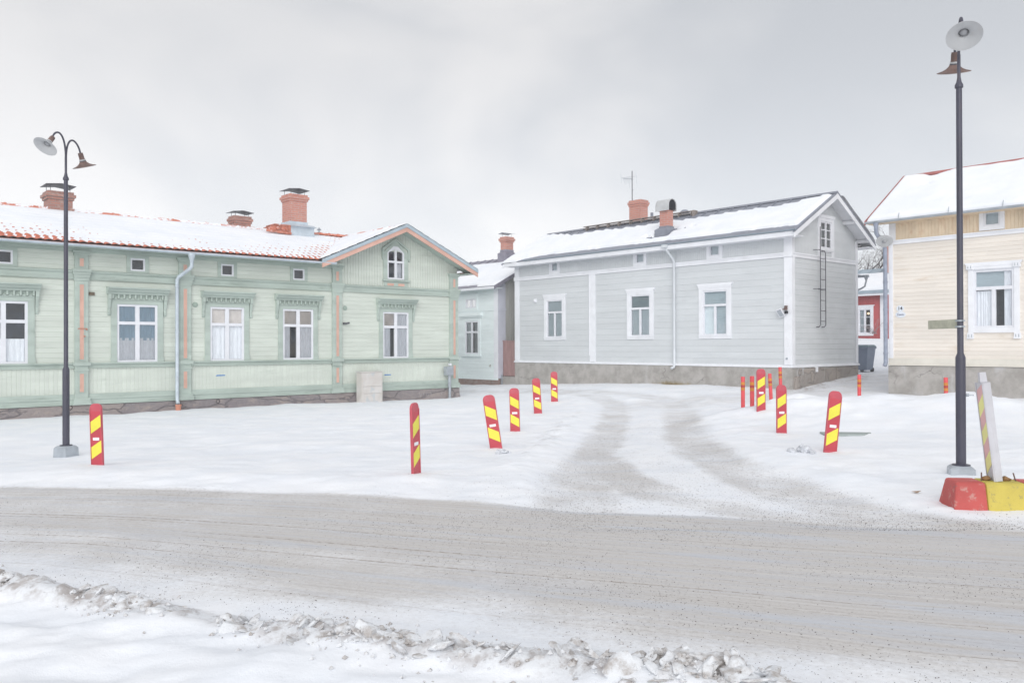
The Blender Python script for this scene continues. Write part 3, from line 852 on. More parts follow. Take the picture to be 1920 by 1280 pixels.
# ================================================================ the green house
GH = thing('green_house', 'long pale green wooden house with salmon pilasters and a snowy orange tiled roof', 'house', ((857 - 960) / 1540 * 30.2, 30.2, 0), ANG)
wins = [(-18.1, -17.03), (-14.95, -13.87), (-11.74, -10.67), (-9.18, -8.14), (-6.89, -5.84), (-3.22, -2.16)]
WZ0, WZ1 = 1.165, 2.755
attic = [(-14.62, -14.2), (-11.39, -11.0), (-8.85, -8.46), (-6.54, -6.14)]
XL = -20.0
mb = MB()
holes = [(a, b, WZ0, WZ1) for a, b in wins]
boards(mb, XL, 0, 1.16, 3.40, holes, .137)
ah = [(a, b, 3.68, 4.03) for a, b in attic]
boards(mb, XL, -5.0, 3.60, 4.30, ah, .137)
SLG, GXC, GZ = .44, -2.66, 5.60
gable_top = lambda x: GZ - SLG * abs(x - GXC)
gwh = [(-3.04, -2.34, 3.88, 4.84)]
boards(mb, -5.0, 0, 3.60, 6, gwh, .105, vertical=True, top=gable_top, groove=.016, depth=.016)
boards(mb, XL, 0, .34, 1.04, (), .105, vertical=True, groove=.014)
# left end, right end, back : plain boarded
mb.quad((XL, 0, 0), (XL, 6.6, 0), (XL, 6.6, 4.2), (XL, 0, 4.2)); mb.quad((0, .02, 0), (0, 9, 0), (0, 9, 4.4), (0, .02, 4.4))
mb.quad((XL, 6.6, 0), (0, 6.6, 0), (0, 6.6, 4.2), (XL, 6.6, 4.2))
mb.build('wall', M_green, GH, weld=False, recalc=False)

mb = MB()
mb.box(XL - .05, .06, -.06, 6.6, -1.2, .045)
# a few rough boulders standing proud at the foot and at the corner
mb.frustum((-.55, .16, -.16, .6), (-.5, .02, -.08, .55), -1.0, .02)
fo = mb.build('stone_foundation', M_stone, GH)
k = MB()
for i, (x, zc) in enumerate(((-1.75, -.10), (-1.70, -.16), (-1.55, -.13), (-1.42, -.12), (-1.36, -.15), (-1.25, -.1), (-1.2, -.14), (-.78, -.12))):
    a = random.uniform(-.5, .5)
    k.bar((x - .03 * math.sin(a), -.063, zc - .05), (x + .03 * math.sin(a) + (.05 if i % 3 == 1 else 0), -.063, zc + .045), .006, .012, up=(0, 1, 0))
k.build('chalk_scrawl', M_chalk, fo)
for x, zc in ((-12.91, .0), (-8.97, -.02)):
    k = MB(); M = Matrix.Translation((x, -.062, zc)) @ Matrix.Rotation(R(90), 4, 'X')
    k.lathe([(0, -.004), (.055, -.004), (.062, .012), (.05, .012), (.048, -.002)], M, 14); k.build('vent_hole', M_dark, fo)

# trim
mb = MB()
mb.box(XL, .03, -.035, 0, .06, .345); mb.box(XL, .03, -.06, -.035, .20, .25); mb.box(XL, .05, -.075, -.035, .06, .085)      # skirting
mb.build('skirting_board', M_gtrim, GH)
mb = MB()
mb.box(XL, .03, -.04, 0, 1.03, 1.165); mb.prism([(-.10, 1.135), (-.04, 1.115), (-.04, 1.172), (-.10, 1.158)], 'x', XL, .05)
mb.box(XL, .03, -.055, -.04, 1.03, 1.055)
mb.build('sill_moulding', M_gtrim, GH)
mb = MB()
mb.box(XL, .03, -.04, 0, 3.38, 3.61); mb.prism([(-.09, 3.575), (-.04, 3.52), (-.04, 3.625), (-.09, 3.60)], 'x', XL, .05); mb.box(XL, .03, -.052, -.04, 3.38, 3.41)
mb.box(XL, .03, -.046, -.04, 3.455, 3.475)
mb.build('belt_moulding', M_gtrim, GH)
mb = MB()
mb.box(XL, -5.0, -.04, 0, 4.10, 4.32); mb.prism([(-.50, 4.215), (-.04, 4.19), (-.04, 4.23), (-.50, 4.235)], 'x', XL, -5.0); mb.box(XL, -5.0, -.10, -.04, 4.13, 4.19)
mb.build('eave_cornice', M_gtrim, GH)

# pilasters
def pilaster(x0, x1, top):
    mb = MB()
    mb.box(x0, x1, -.075, 0, .10, top)
    for za, zb, o in ((.06, .17, .06), (.17, .24, .04), (.95, 1.0, .02), (1.09, 1.19, .05), (3.34, 3.42, .02), (3.42, 3.50, .035), (3.50, 3.57, .055), (3.57, 3.64, .075)):
        mb.box(x0 - o, x1 + o, -.075 - o, 0, za, zb)
    if top > 4.0: 
        mb.box(x0 - .03, x1 + .03, -.11, 0, top - .12, top - .05); mb.box(x0 - .06, x1 + .06, -.14, 0, top - .05, top)
    p = mb.build('pilaster', M_gtrim, GH)
    for za, zb in ((.40, .88), (1.26, 3.24), (3.72, top - .2)):
        if zb <= za: continue
        k = MB(); xm = (x0 + x1) / 2; w = .05
        k.box(xm - w, xm + w, -.082, -.07, za, zb); k.build('salmon_inlay', M_pink, p)
        k = MB(); ring(k, xm - w, xm + w, za, zb, .02, -.09, -.07); k.build('inlay_moulding', M_gtrim, p)
pilaster(-16.35, -16.02, 4.13); pilaster(-12.79, -12.47, 4.13); pilaster(-10.09, -9.75, 4.13); pilaster(-5.17, -4.83, 4.22); pilaster(-.37, 0.0, 4.22)

# big windows with hood, dentils and brackets
curt = [
    [(M_blanket, .05, .95, .05, .42)],
    [(M_blanket, .06, .94, .04, .40)],
    [(M_bluecur, .05, .95, .38, .97), (M_blanket, .05, .95, .04, .42)],
    [(M_beige, .05, .95, .68, .97), (M_blanket, .05, .95, .04, .68)],
    [(M_beige, .05, .95, .68, .97), (M_blanket, .05, .26, .04, .68), (M_blanket, .5, .95, .04, .68)],
    [(M_beige, .05, .48, .68, .97), (M_blanket, .05, .32, .04, .68), (M_blanket, .5, .95, .04, .97)],
]
for i, (a, b) in enumerate(wins):
    w = window(GH, a, b, WZ0, WZ1, 0, curtains=curt[i], transom=2.24, frame=.06, mull=.11, rail=.085)
    k = MB()
    ring(k, a, b, WZ0, WZ1, .15, -.035, .0, wt=.12, wb=0)
    k.box(a - .17, a + .0, -.045, -.035, WZ0, WZ0 + .13); k.box(b - .0, b + .17, -.045, -.035, WZ0, WZ0 + .13)
    k.build('casing', M_gtrim, w)
    k = MB()
    k.box(a - .15, b + .15, -.03, 0, 2.875, 3.02); k.box(a - .15, b + .15, -.06, -.03, 2.862, 2.885)
    n = 9
    for j in range(n + 1):
        xx = a - .12 + (b - a + .24) * j / n
        k.box(xx - .02, xx + .02, -.10, -.03, 2.90, 3.015)
        if j < n:
            xc = xx + (b - a + .24) / n / 2
            k.prism([(xc - .045, 2.89), (xc + .045, 2.89), (xc + .045, 2.905), (xc, 2.93), (xc - .045, 2.905)], 'y', -.07, -.03)
    k.build('dentil_frieze', M_gtrim, w)
    k = MB()
    k.prism([(-.10, 3.02), (0, 3.02), (0, 3.225), (-.27, 3.205), (-.27, 3.17), (-.22, 3.15), (-.18, 3.09), (-.12, 3.07)], 'x', a - .27, b + .27)
    k.build('window_hood', M_gtrim, w)
    for xx in (a - .20, b + .20):
        k = MB()
        k.box(xx - .04, xx + .04, -.12, 0, 2.88, 3.02)
        k.prism([(0, 2.43), (-.035, 2.46), (-.05, 2.53), (-.035, 2.60), (-.06, 2.70), (-.085, 2.80), (-.10, 2.88), (0, 2.88)], 'x', xx - .035, xx + .035)
        k.build('bracket', M_gtrim, w)
for (a, b) in attic:
    w = window(GH, a, b, 3.68, 4.03, 0, mullion=False, frame=.045, name='attic_window', depth=.3)
    k = MB(); ring(k, a, b, 3.68, 4.03, .095, -.03, 0, wt=.06, wb=.055); k.box(a - .11, b + .11, -.045, 0, 4.09, 4.105); k.build('casing', M_gtrim, w)

# pointed gable window
a, b, z0, z1 = -3.04, -2.34, 3.88, 4.84
xm = (a + b) / 2; zs, za = 4.80, 5.02
mb = MB()
fr = .06
mb.box(a, a + fr, -.02, .06, z0, zs); mb.box(b - fr, b, -.02, .06, z0, zs); mb.box(a + fr, b - fr, -.02, .06, z0, z0 + fr)
mb.prism([(a, zs), (a + fr, zs), (xm - .05, za - .11), (xm + .05, za - .11), (b - fr, zs), (b, zs), (xm + .10, za), (xm - .10, za)], 'y', -.02, .06)
mb.box(a + fr, b - fr, -.026, .05, 4.45, 4.52); mb.box(xm - .04, xm + .04, -.024, .05, z0 + fr, 4.45); mb.box(xm - .04, xm + .04, -.024, .05, 4.52, za - .08)
gw = mb.build('gable_window', M_white, GH)
k = MB(); k.add([(a + .03, .03, z0), (b - .03, .03, z0), (b - .03, .03, zs), (xm, .03, za - .03), (a + .03, .03, zs)], [(0, 1, 2, 3, 4)]); k.build('pane', M_glass, gw)
k = MB(); k.quad((a, .35, z0), (b, .35, z0), (b, .35, za), (a, .35, za)); k.quad((a, .07, z0), (a, .35, z0), (a, .35, za), (a, .07, za)); k.quad((b, .07, z0), (b, .35, z0), (b, .35, za), (b, .07, za)); k.build('dim_interior', M_room, gw)
k = MB()
for j in range(14):
    x_ = xm + .06 + .018 * j; k.quad((x_, .10 + .012 * math.sin(j * 1.4), z0 + .05), (x_ + .018, .10 + .012 * math.sin((j + 1) * 1.4), z0 + .05), (x_ + .018, .10 + .012 * math.sin((j + 1) * 1.4), 4.45), (x_, .10 + .012 * math.sin(j * 1.4), 4.45))
k.build('curtain', M_blanket, gw, smooth=True)
k = MB(); c = .15
k.box(a - c, a, -.035, 0, z0 - .02, zs); k.box(b, b + c, -.035, 0, z0 - .02, zs)
k.prism([(a - c, zs), (a, zs), (xm - .10, za), (xm + .10, za), (b, zs), (b + c, zs), (xm, za + .22)], 'y', -.035, 0)
k.build('casing', M_gtrim, gw)
k = MB(); hd = .30
k.prism([(a - .19, 4.52), (a - .14, 4.60), (a - .14, 4.90), (xm, za + .20), (b + .14, 4.90), (b + .14, 4.60), (b + .19, 4.52), (b + .22, 4.62), (b + .22, 4.93), (xm, za + .29), (a - .22, 4.93), (a - .22, 4.62)], 'y', -.07, 0)
k.build('pointed_hood', M_gtrim, gw)
k = MB(); k.box(a - .20, b + .20, -.10, 0, z0 - .07, z0 - .02); k.box(a - .13, b + .13, -.03, 0, 3.63, z0 - .07); k.build('window_sill', M_gtrim, gw)
for xx in (xm - .22, xm + .22):
    k = MB(); k.box(xx - .13, xx + .13, -.037, -.02, 3.66, 3.74); k.build('salmon_inlay', M_pink, gw)

# roofs : clay tiles half buried in snow
def tile_sheet(name, sl, u0, u1, v0, v1, depthfn, par, seed, step_u=.030, step_v=.036, keepfn=None):
    U, V = np.meshgrid(np.arange(u0, u1 + step_u, step_u), np.arange(v0, v1 + step_v, step_v), indexing='ij')
    ph = (V / .345) % 1
    tile = .030 * (1 - ph) + .026 * np.abs(np.cos(U / .20 * math.pi)) ** 1.4
    snow = depthfn(U, V) + .006 * fbm(U * 1.1, V * 1.1, 3, seed) + .004 * fbm(U * 7, V * 7, 2, seed + 3) + .014 * (1 - ph)
    hh = np.maximum(tile, snow)
    at = np.clip((snow - tile) / .007 + .5, 0, 1)
    o = grid_object(name, sl.pts(U, V, hh), M_tile, par, None if keepfn is None else keepfn(U, V)[:-1, :-1], {'snow': at})
    return o
AM = math.atan2(5.62 - 4.27, 3.75)
slm = Slope((XL - .3, -.55, 4.27), (1, 0, 0), (0, math.cos(AM), math.sin(AM)))
LM = 3.75 / math.cos(AM)
val = lambda U, V: (U + XL - .3) + 5.85 - 3.15 * (V / LM)   # >0 : right of the valley line
dm = lambda U, V: .034 * sstep(.02, .45 + .7 * sstep(8, 5, U), V) + .006 - .012 * sstep(-1.6, -.2, val(U, V)) + .008 * sstep(1.1, 2.6, V) - .030 * sstep(LM - .25, LM, V)
tile_sheet('tiled_roof', slm, 0, -XL + .3 - 2.5, 0, LM, dm, GH, 50, keepfn=lambda U, V: val(U, V) < .25)
AG = math.atan(SLG)
LG = 3.19 / math.cos(AG)
sll = Slope((GXC - 3.19, -.66, 5.68 - 3.19 * SLG), (0, 1, 0), (math.cos(AG), 0, math.sin(AG)))
tile_sheet('tiled_roof', sll, 0, 4.3, 0, LG, lambda U, V: .075 - .05 * sstep(LG - .18, LG, V) * sstep(.5, .9, U) + 0 * U, GH, 60)
slr = Slope((GXC + 3.12, -.66, 5.68 - 3.12 * SLG), (0, 1, 0), (-math.cos(AG), 0, math.sin(AG)))
tile_sheet('tiled_roof', slr, 0, 9.5, 0, 3.12 / math.cos(AG), lambda U, V: .07 + 0 * U, GH, 70, .06, .06)
slb = Slope((XL - .3, 6.95, 4.27), (1, 0, 0), (0, -math.cos(AM), math.sin(AM)))
tile_sheet('tiled_roof', slb, 0, -XL + .3 - 2.5, 0, LM, lambda U, V: .06 + 0 * U, GH, 80, .1, .1)
# ridge tiles
def ridge_tiles(p, q, m, r=.085, pitch=.36):
    mb = MB(); p, q = Vector(p), Vector(q); L = (q - p).length; d = (q - p) / L
    side_ = d.cross(Vector((0, 0, 1))).normalized()
    t = 0
    while t < L:
        e = min(t + pitch * 1.12, L)
        for (ta, tb, ra, rb) in ((t, t + .05, r * 1.16, r * 1.14), (t + .05, e, r * 1.0, r * .92)):
            A_, B_ = p + d * ta, p + d * tb
            vs = []
            for c, rr in ((A_, ra), (B_, rb)):
                for k in range(9):
                    an = math.pi * k / 8
                    vs.append(c + side_ * (math.cos(an) * rr) + Vector((0, 0, math.sin(an) * rr)))
            mb.add(vs, [(k, k + 1, k + 10, k + 9) for k in range(8)] + [tuple(range(9)), tuple(range(17, 8, -1))])
        t += pitch
    return mb.build('ridge_tiles', m, GH, smooth=True)
ridge_tiles((XL - .3, 3.2, 5.62), (-5.7, 3.2, 5.62), M_ridge)
ridge_tiles((-4.2, 3.2, 5.65), (-2.5, 3.2, 5.66), M_ridgebare)
ridge_tiles((GXC, 3.0, 5.69), (GXC, .1, 5.69), M_ridge, .07)
# verge of the gable: salmon barge board, blue grey flashing, green soffit
def rake(name, m, y0, y1, za, zb, xr0=GXC - 3.2, xr1=GXC + 3.13):
    mb = MB()
    zt = lambda x: 5.66 - SLG * abs(x - GXC)
    mb.prism([(xr0, zt(xr0) + za), (GXC, zt(GXC) + za), (xr1, zt(xr1) + za), (xr1, zt(xr1) + zb), (GXC, zt(GXC) + zb), (xr0, zt(xr0) + zb)], 'y', y0, y1)
    return mb.build(name, m, GH)
rake('barge_board', M_pink, -.655, -.62, -.19, -.045)
rake('verge_flashing', paint('blue_grey_flashing', C(174, 190, 200, .92), .4, .05), -.675, -.615, -.042, .075)
rake('gable_soffit', M_gtrim, -.62, .0, -.075, -.055)
mb = MB(); mb.box(GXC + 2.70, GXC + 3.06, -.61, 9, 5.66 - SLG * 3.1 - .11, 5.66 - SLG * 3.1 - .09); mb.build('side_soffit', M_gtrim, GH)
mb = MB(); mb.box(GXC + 3.06, GXC + 3.10, -.61, 9, 5.66 - SLG * 3.12 - .10, 5.66 - SLG * 3.12 + .02); mb.build('side_eave_board', M_pink, GH)
# gutter, red eave strip, downpipe
mb = MB(); mb.box(XL, -5.9, -.535, -.505, 4.235, 4.272); mb.build('eave_strip', paint('red_brown_eave', C(190, 130, 118, .85), .6, .06), GH)
mb = MB()
vs = []; n = 7
for k in range(n + 1):
    an = math.pi + math.pi * k / n
    vs.append((-.60 + .065 * math.cos(an), 4.245 + .065 * math.sin(an)))
outer = vs; inner = [(-.60 + .055 * math.cos(math.pi + math.pi * k / n), 4.245 + .055 * math.sin(math.pi + math.pi * k / n)) for k in range(n, -1, -1)]
mb.prism(outer + inner, 'x', XL, -5.35)
mb.build('gutter', M_zinc, GH)
mb = MB()
xg = -9.93
mb.lathe([(.10, .02), (.10, -.03), (.085, -.10), (.052, -.20), (.05, -.28)], Matrix.Translation((xg, -.60, 4.19)), 12)
mb.tube([(xg, -.60, 4.0), (xg, -.60, 3.86), (xg - .03, -.56, 3.79), (-10.15, -.20, 3.56), (-10.18, -.16, 3.48), (-10.18, -.16, .10), (-10.18, -.2, 0.02), (-10.18, -.26, -.03)], .05, 12)
for zc in (3.3, 2.0, .75): mb.lathe([(.056, -.02), (.062, -.02), (.062, .02), (.056, .02)], Matrix.Translation((-10.18, -.16, zc)), 12)
for zc in (3.1, 1.6): mb.box(-10.19, -10.17, -.12, .0, zc, zc + .02)
mb.build('downpipe', M_zinc, GH, smooth=True)
mb = MB(); mb.lathe([(.075, -.5), (.075, -.05), (.085, -.05), (.085, .0), (.062, .0), (.06, -.1)], Matrix.Translation((-10.18, -.25, -.04)), 14); mb.build('drain_socket', M_clay, GH, smooth=True)
# chimneys
ch = chimney(GH, -12.72, -12.08, 3.05, 3.66, 5.3, 6.17, M_brickold, .075, cap_lift=.17)
chimney(GH, -7.08, -6.5, 3.15, 3.6, 5.3, 6.03, M_brickold, .06, cap_lift=.12)
ch = chimney(GH, -5.16, -4.52, 2.9, 3.52, 5.7, 6.97, M_brick, .07, cap_lift=.15)
k = MB()
k.box(-5.28, -4.38, 2.62, 3.7, 5.42, 5.78); k.prism([(2.50, 5.78), (3.75, 5.78), (3.5, 5.90), (2.85, 5.90)], 'x', -5.31, -4.32)
k.box(-5.19, -4.49, 2.87, 3.55, 5.90, 6.0); k.build('chimney_flashing', M_zinc, ch)
k = MB()   # tiled saddle beside the big chimney
k.prism([(-6.25, 5.62), (-5.29, 5.50), (-5.29, 5.76), (-5.85, 5.76)], 'y', 2.60, 2.66); k.prism([(-6.25, 5.62), (-5.29, 5.62), (-5.29, 5.78), (-5.85, 5.78)], 'y', 3.2, 3.25)
k.box(-5.9, -5.29, 2.58, 3.25, 5.76, 5.80); k.tube([(-6.2, 2.56, 5.55), (-5.3, 2.56, 5.50)], .045, 8)
for q in range(3): k.tube([(-5.80 + .17 * q, 2.60, 5.66), (-5.80 + .17 * q, 2.53, 5.65)], .05, 8)
k.build('tiled_saddle', paint('weathered_tile', C(204, 128, 106, .85), .75, .12, C(236, 236, 240), .7, 6), ch)
mb = MB(); mb.tube([(-3.6, 3.7, 5.4), (-3.6, 3.7, 5.86)], .045, 10); mb.lathe([(.09, 0), (.02, .09)], Matrix.Translation((-3.6, 3.7, 5.90)), 10); mb.tube([(-3.6, 3.7, 5.84), (-3.6, 3.7, 5.92)], .02, 6); mb.build('roof_vent', M_galv, GH)
# small fittings on the wall
for x, zc in ((-9.61, 2.80), (-4.68, 2.84)):
    k = MB(); M = Matrix.Translation((x, 0, zc)) @ Matrix.Rotation(R(90), 4, 'X')
    k.lathe([(0, .035), (.04, .035), (.05, .02), (.075, .02), (.08, .0)], M, 18); k.build('round_vent', paint('sage_vent', C(168, 184, 174, .85)), GH, smooth=True)
k = MB(); k.box(-12.44, -12.30, -.03, 0, 2.965, 3.05); k.build('wall_box', paint('brown_box', C(124, 110, 92, .7), .7, .15, C(190, 190, 180), .5, 18), GH)
k = MB(); k.box(-4.76, -4.68, -.10, 0, 2.30, 2.36); k.tube([(-4.70, -.08, 2.33), (-4.60, -.16, 2.35)], .03, 8); k.build('wall_lamp', M_cap, GH)
k = MB(); k.box(-12.72, -12.50, -.10, -.07, 2.06, 2.085); k.tube([(-12.52, -.1, 2.05), (-12.52, -.13, 2.05)], .02, 8); k.tube([(-12.57, -.1, 1.87), (-12.57, -.13, 1.87)], .02, 8); k.build('wall_bracket', M_clay, GH)
for x, zc in ((-8.86, .735), (-3.02, .60)):
    k = MB(); k.prism([(x - .14, zc - .018), (x + .13, zc - .012), (x + .14, zc + .014), (x - .12, zc + .016)], 'y', -.004, .002); k.build('paint_mark', M_bluemark, GH)

# ================================================================ the light grey house
GR = thing('grey_house', 'light grey wooden house with white trim, wall ladder and snow over a dark metal roof', 'house', (8.44, 24.76, 0), ANG2)
GL, GD = -12.41, 4.23
gw_ = [(-10.56, -9.68), (-6.28, -5.38), (-3.19, -2.25)]
GZ0, GZ1 = 1.90, 3.37
ga_ = [(-10.30, -9.94), (-6.02, -5.64), (-2.92, -2.53)]
mb = MB()
boards(mb, GL, 0, .95, 4.26, [(a, b, GZ0, GZ1) for a, b in gw_], .205)
boards(mb, GL, 0, 4.36, 5.0, [(a, b, 4.49, 4.84) for a, b in ga_], .085, vertical=True, groove=.014)
gtop = lambda y: 6.31 - .548 * abs(y - 2.08)
gwin = (1.74, 2.47, 4.64, 5.50)
boards(mb, 0, GD, .95, 4.26, (), .165, axis='x', sgn=-1)
boards(mb, 0, GD, 4.36, 7, [gwin], .085, axis='x', sgn=-1, vertical=True, top=gtop, groove=.008, depth=.006)
mb.quad((GL, 0, .9), (GL, GD, .9), (GL, GD, 5), (GL, 0, 5)); mb.add([(GL, 0, 5), (GL, GD, 5), (GL, 2.08, 6.31)], [(0, 1, 2)])
mb.quad((GL, GD, .9), (0, GD, .9), (0, GD, 5), (GL, GD, 5))
mb.build('wall', M_gray, GR, weld=False, recalc=False)
mb = MB(); mb.box(GL - .02, .03, -.04, GD, -1.5, .90)
fo = mb.build('plaster_foundation', M_plaster, GR)
# exposed stones at the corner and along the side
k = MB()
for (y0, y1, z0, z1, d) in ((.02, .28, .15, .62, .09), (.0, .42, -.4, .2, .14), (.30, .55, .28, .66, .06), (.30, .50, .68, .86, .05), (.6, 1.9, -.3, .86, .035), (1.95, 2.6, -.2, .84, .05), (2.65, 4.2, .0, .86, .04)):
    k.prism([(y0, z0), (y1, z0 + .02), (y1 - .03, z1), ((y0 + y1) / 2, z1 + .015), (y0 + .03, z1 - .03)], 'x', 0, .03 + d)
k.build('foundation_stone', mat_stone('grey_beige_stone', C(166, 160, 156, .82), C(182, 172, 164, .82), C(158, 148, 142, .8), blockw=1.3), fo, bevel=.015)
mb = MB()
mb.prism([(-.07, .895), (0, .895), (0, .975), (-.07, .935)], 'x', GL - .05, .05); mb.prism([(.0, .895), (.07, .895), (.07, .935), (.0, .975)], 'y', -.06, GD + .05)
mb.build('drip_board', M_wtrim, GR)
mb = MB()
mb.box(GL - .03, -.0, -.035, 0, 4.24, 4.38); mb.box(GL - .03, -.0, -.055, -.035, 4.34, 4.385)
mb.box(0, .035, .0, GD + .03, 4.24, 4.38); mb.box(.035, .055, .0, GD + .03, 4.34, 4.385)
mb.build('belt_board', M_wtrim, GR)
for (x0, x1) in ((-.24, .03), (GL - .03, GL + .22), (-8.24, -7.97)):
    k = MB(); k.box(x0, x1, -.032, .0, .975, 4.238 if x0 > -12 else 4.90); 
    if x0 > -12 and x1 > -1: k.box(x0, x1, -.032, 0, 4.388, 4.90); k.box(x0 - .02, x1 + .02, -.06, -.0, 4.25, 4.40)
    if x0 < -12: k.box(x0 - .02, x1 + .02, -.06, -.033, 4.25, 4.40)
    if -9 < x0 < -7: k.box(x0 - .02, x0, -.045, 0, 1.2, 4.238)
    k.build('corner_board' if x1 > -1 or x0 < -12 else 'joint_board', M_wtrim, GR)
k = MB(); k.box(.001, .03, .002, .14, .975, 4.238); k.box(.001, .03, .002, .14, 4.388, 5.1); k.build('corner_board', M_wtrim, GR)
k = MB(); k.box(.001, .03, GD - .12, GD + .02, .975, 4.238); k.box(.001, .03, GD - .12, GD + .02, 4.388, 5.05); k.build('corner_board', M_wtrim, GR)
gcur = [[(M_blind, .04, .96, .03, .98)], [(M_blinddark, .04, .96, .68, .98), (M_blind, .04, .96, .03, .66)], [(M_blinddark, .04, .96, .68, .98), (M_blind, .04, .5, .03, .66), (M_blinddark, .5, .96, .03, .66)]]
for i, (a, b) in enumerate(gw_):
    w = window(GR, a, b, GZ0, GZ1, 0, curtains=gcur[i], transom=2.885, frame=.05, mull=.07, rail=.075, upper_mullion=False)
    k = MB()
    ring(k, a, b, GZ0, GZ1, .145, -.03, 0, wt=.13, wb=.10)
    k.box(a - .16, b + .16, -.05, -.03, GZ0 - .02, GZ0)
    k.prism([(a - .15, GZ1 + .13), (a - .21, GZ1 + .20), (a - .21, GZ1 + .235), (b + .21, GZ1 + .235), (b + .21, GZ1 + .20), (b + .15, GZ1 + .13)], 'y', -.05, 0)
    k.box(a - .17, b + .17, -.042, -.03, GZ1 + .085, GZ1 + .13)
    k.build('casing', M_wtrim, w)
for a, b in ga_:
    w = window(GR, a, b, 4.49, 4.84, 0, curtains=[(M_blind, .05, .95, .05, .95)], mullion=False, frame=.04, name='attic_window', depth=.3)
    k = MB(); ring(k, a, b, 4.49, 4.84, .11, -.028, 0, wt=.06, wb=.10); k.build('casing', M_wtrim, w)
# gable window (in the side wall)
y0, y1, z0, z1 = gwin
f = MB(); e = .05
f.box(-.05, .012, y0, y0 + e, z0, z1); f.box(-.05, .012, y1 - e, y1, z0, z1); f.box(-.05, .012, y0 + e, y1 - e, z0, z0 + e); f.box(-.05, .012, y0 + e, y1 - e, z1 - e, z1)
ym = (y0 + y1) / 2
f.box(-.04, .016, ym - .03, ym + .03, z0 + e, z1 - e)
for zz in (z0 + (z1 - z0) * .36, z0 + (z1 - z0) * .68): f.box(-.035, .010, y0 + e, ym - .03, zz - .015, zz + .015); f.box(-.035, .010, ym + .03, y1 - e, zz - .015, zz + .015)
w = f.build('gable_window', M_white, GR)
k = MB(); k.quad((-.02, y0 + e, z0 + e), (-.02, y1 - e, z0 + e), (-.02, y1 - e, z1 - e), (-.02, y0 + e, z1 - e)); k.build('pane', M_glass, w)
k = MB(); k.box(-.35, -.3, y0 - .1, y1 + .1, z0 - .1, z1 + .1); k.box(-.3, -.052, y0 - .02, y0, z0, z1); k.box(-.3, -.052, y1, y1 + .02, z0, z1); k.build('dim_interior', M_blinddark, w)
k = MB()
k.box(0, .03, y0 - .15, y0, z0 - .10, z1 + .10); k.box(0, .03, y1, y1 + .15, z0 - .28, z1 + .10); k.box(0, .03, y0 - .15, y0 - .03, z0 - .28, z0 - .1); k.box(0, .03, y0, y1, z1, z1 + .10); k.box(0, .03, y0, y1, z0 - .10, z0)
k.prism([(y0 - .16, z1 + .10), (y0 - .22, z1 + .20), (y1 + .22, z1 + .20), (y1 + .16, z1 + .10)], 'x', 0, .05)
k.box(.03, .045, y0 - .12, y1 + .12, z0 - .07, z0 - .03)
k.build('casing', M_wtrim, w)
# roof
AR = math.atan2(1.40, 2.6); LR = 2.6 / math.cos(AR)
RX0, RX1 = GL - .22, .42
sf = Slope((RX0, -.52, 4.985), (1, 0, 0), (0, math.cos(AR), math.sin(AR)))
sb = Slope((RX0, 4.68, 4.985), (1, 0, 0), (0, -math.cos(AR), math.sin(AR)))
seamed_roof(GR, sf, RX1 - RX0, LR, M_slate, .55); seamed_roof(GR, sb, RX1 - RX0, LR, M_slate, .55)
def gmask(U, V):
    x = U + RX0
    seamph = (U / .55) % 1
    top = LR - (.20 + .42 * sstep(.2, 2.4, U) * (1 - sstep(11.6, 12.9, U)) + .10 * sstep(3.4, 5, U) * (1 - sstep(8.5, 9.4, U)) + .16 * (seamph - .5) + .12 * fbm(U * .9, U * 0 + .3, 3, 3))
    bot = .12 + .24 * sstep(.7, 2.2, U) + .02 * fbm(U * 2, U * 0, 3, 9)
    m = np.minimum(np.minimum(top - V, V - bot), np.minimum(U - .02, RX1 - RX0 - .10 - U))
    # bare metal round the front chimney
    yy = V * math.cos(AR) - .52
    hole = np.maximum(np.abs(x + 5.05) - (.30 + .08 * (yy < .3)), np.abs(yy - .42) - .36)
    hole2 = np.maximum(np.abs(x + 4.35 + (yy - .5) * .2) - .42, np.abs(yy - .62 - .12 * (x + 4.4)) - .10 + .05 * np.abs(x + 4.7))
    hole3 = np.maximum(np.abs(x + 5.5) - .25, np.abs(yy - .08 + .4 * (x + 5.3)) - .07)
    h = np.minimum(np.minimum(hole, hole2), hole3) + .03 * fbm(U * 5, V * 5, 3, 12)
    return np.minimum(m, h)
snow_on(GR, sf, 0, RX1 - RX0, 0, LR, gmask, .075, seed=1)
snow_on(GR, sb, 0, RX1 - RX0, 0, LR, lambda U, V: np.minimum(LR - .25 - V, V - .1) + 0 * U, .07, .12, seed=5)
def gl_mask(U, V): return np.minimum(np.minimum(U - .02, 1.05 + .1 * fbm(V * 4, U, 2, 2) - U - (.18 - V) * 1.0), np.minimum(V + .03, .20 - V + .02 * fbm(U * 4, V, 2, 3)))
snow_on(GR, sf, -.02, 1.4, -.06, .26, gl_mask, .07, .03, seed=8)
mb = MB()   # ridge cap
mb.prism([(2.08 - .13, 6.385 - .045), (2.08, 6.425), (2.08 + .13, 6.385 - .045), (2.08, 6.40)], 'x', RX0, RX1); mb.build('ridge_cap', M_slate, GR)
mb = MB(); mb.box(RX0, RX1 - .03, -.515, -.485, 4.80, 4.945); mb.box(RX0, RX1 - .03, 4.645, 4.675, 4.80, 4.945); mb.build('eave_board', M_wtrim, GR)
mb = MB(); mb.box(RX0, RX1 - .03, -.485, .0, 4.815, 4.835); mb.box(RX0, RX1 - .03, GD, 4.645, 4.815, 4.835); mb.build('eave_soffit', M_wtrim, GR)
mb = MB(); mb.prism([(-.56, 4.955), (-.50, 4.955), (-.50, 5.0), (-.60, 4.985)], 'x', RX0 + 1.3, RX1 + .02); mb.build('eave_flashing', M_blueroof, GR)
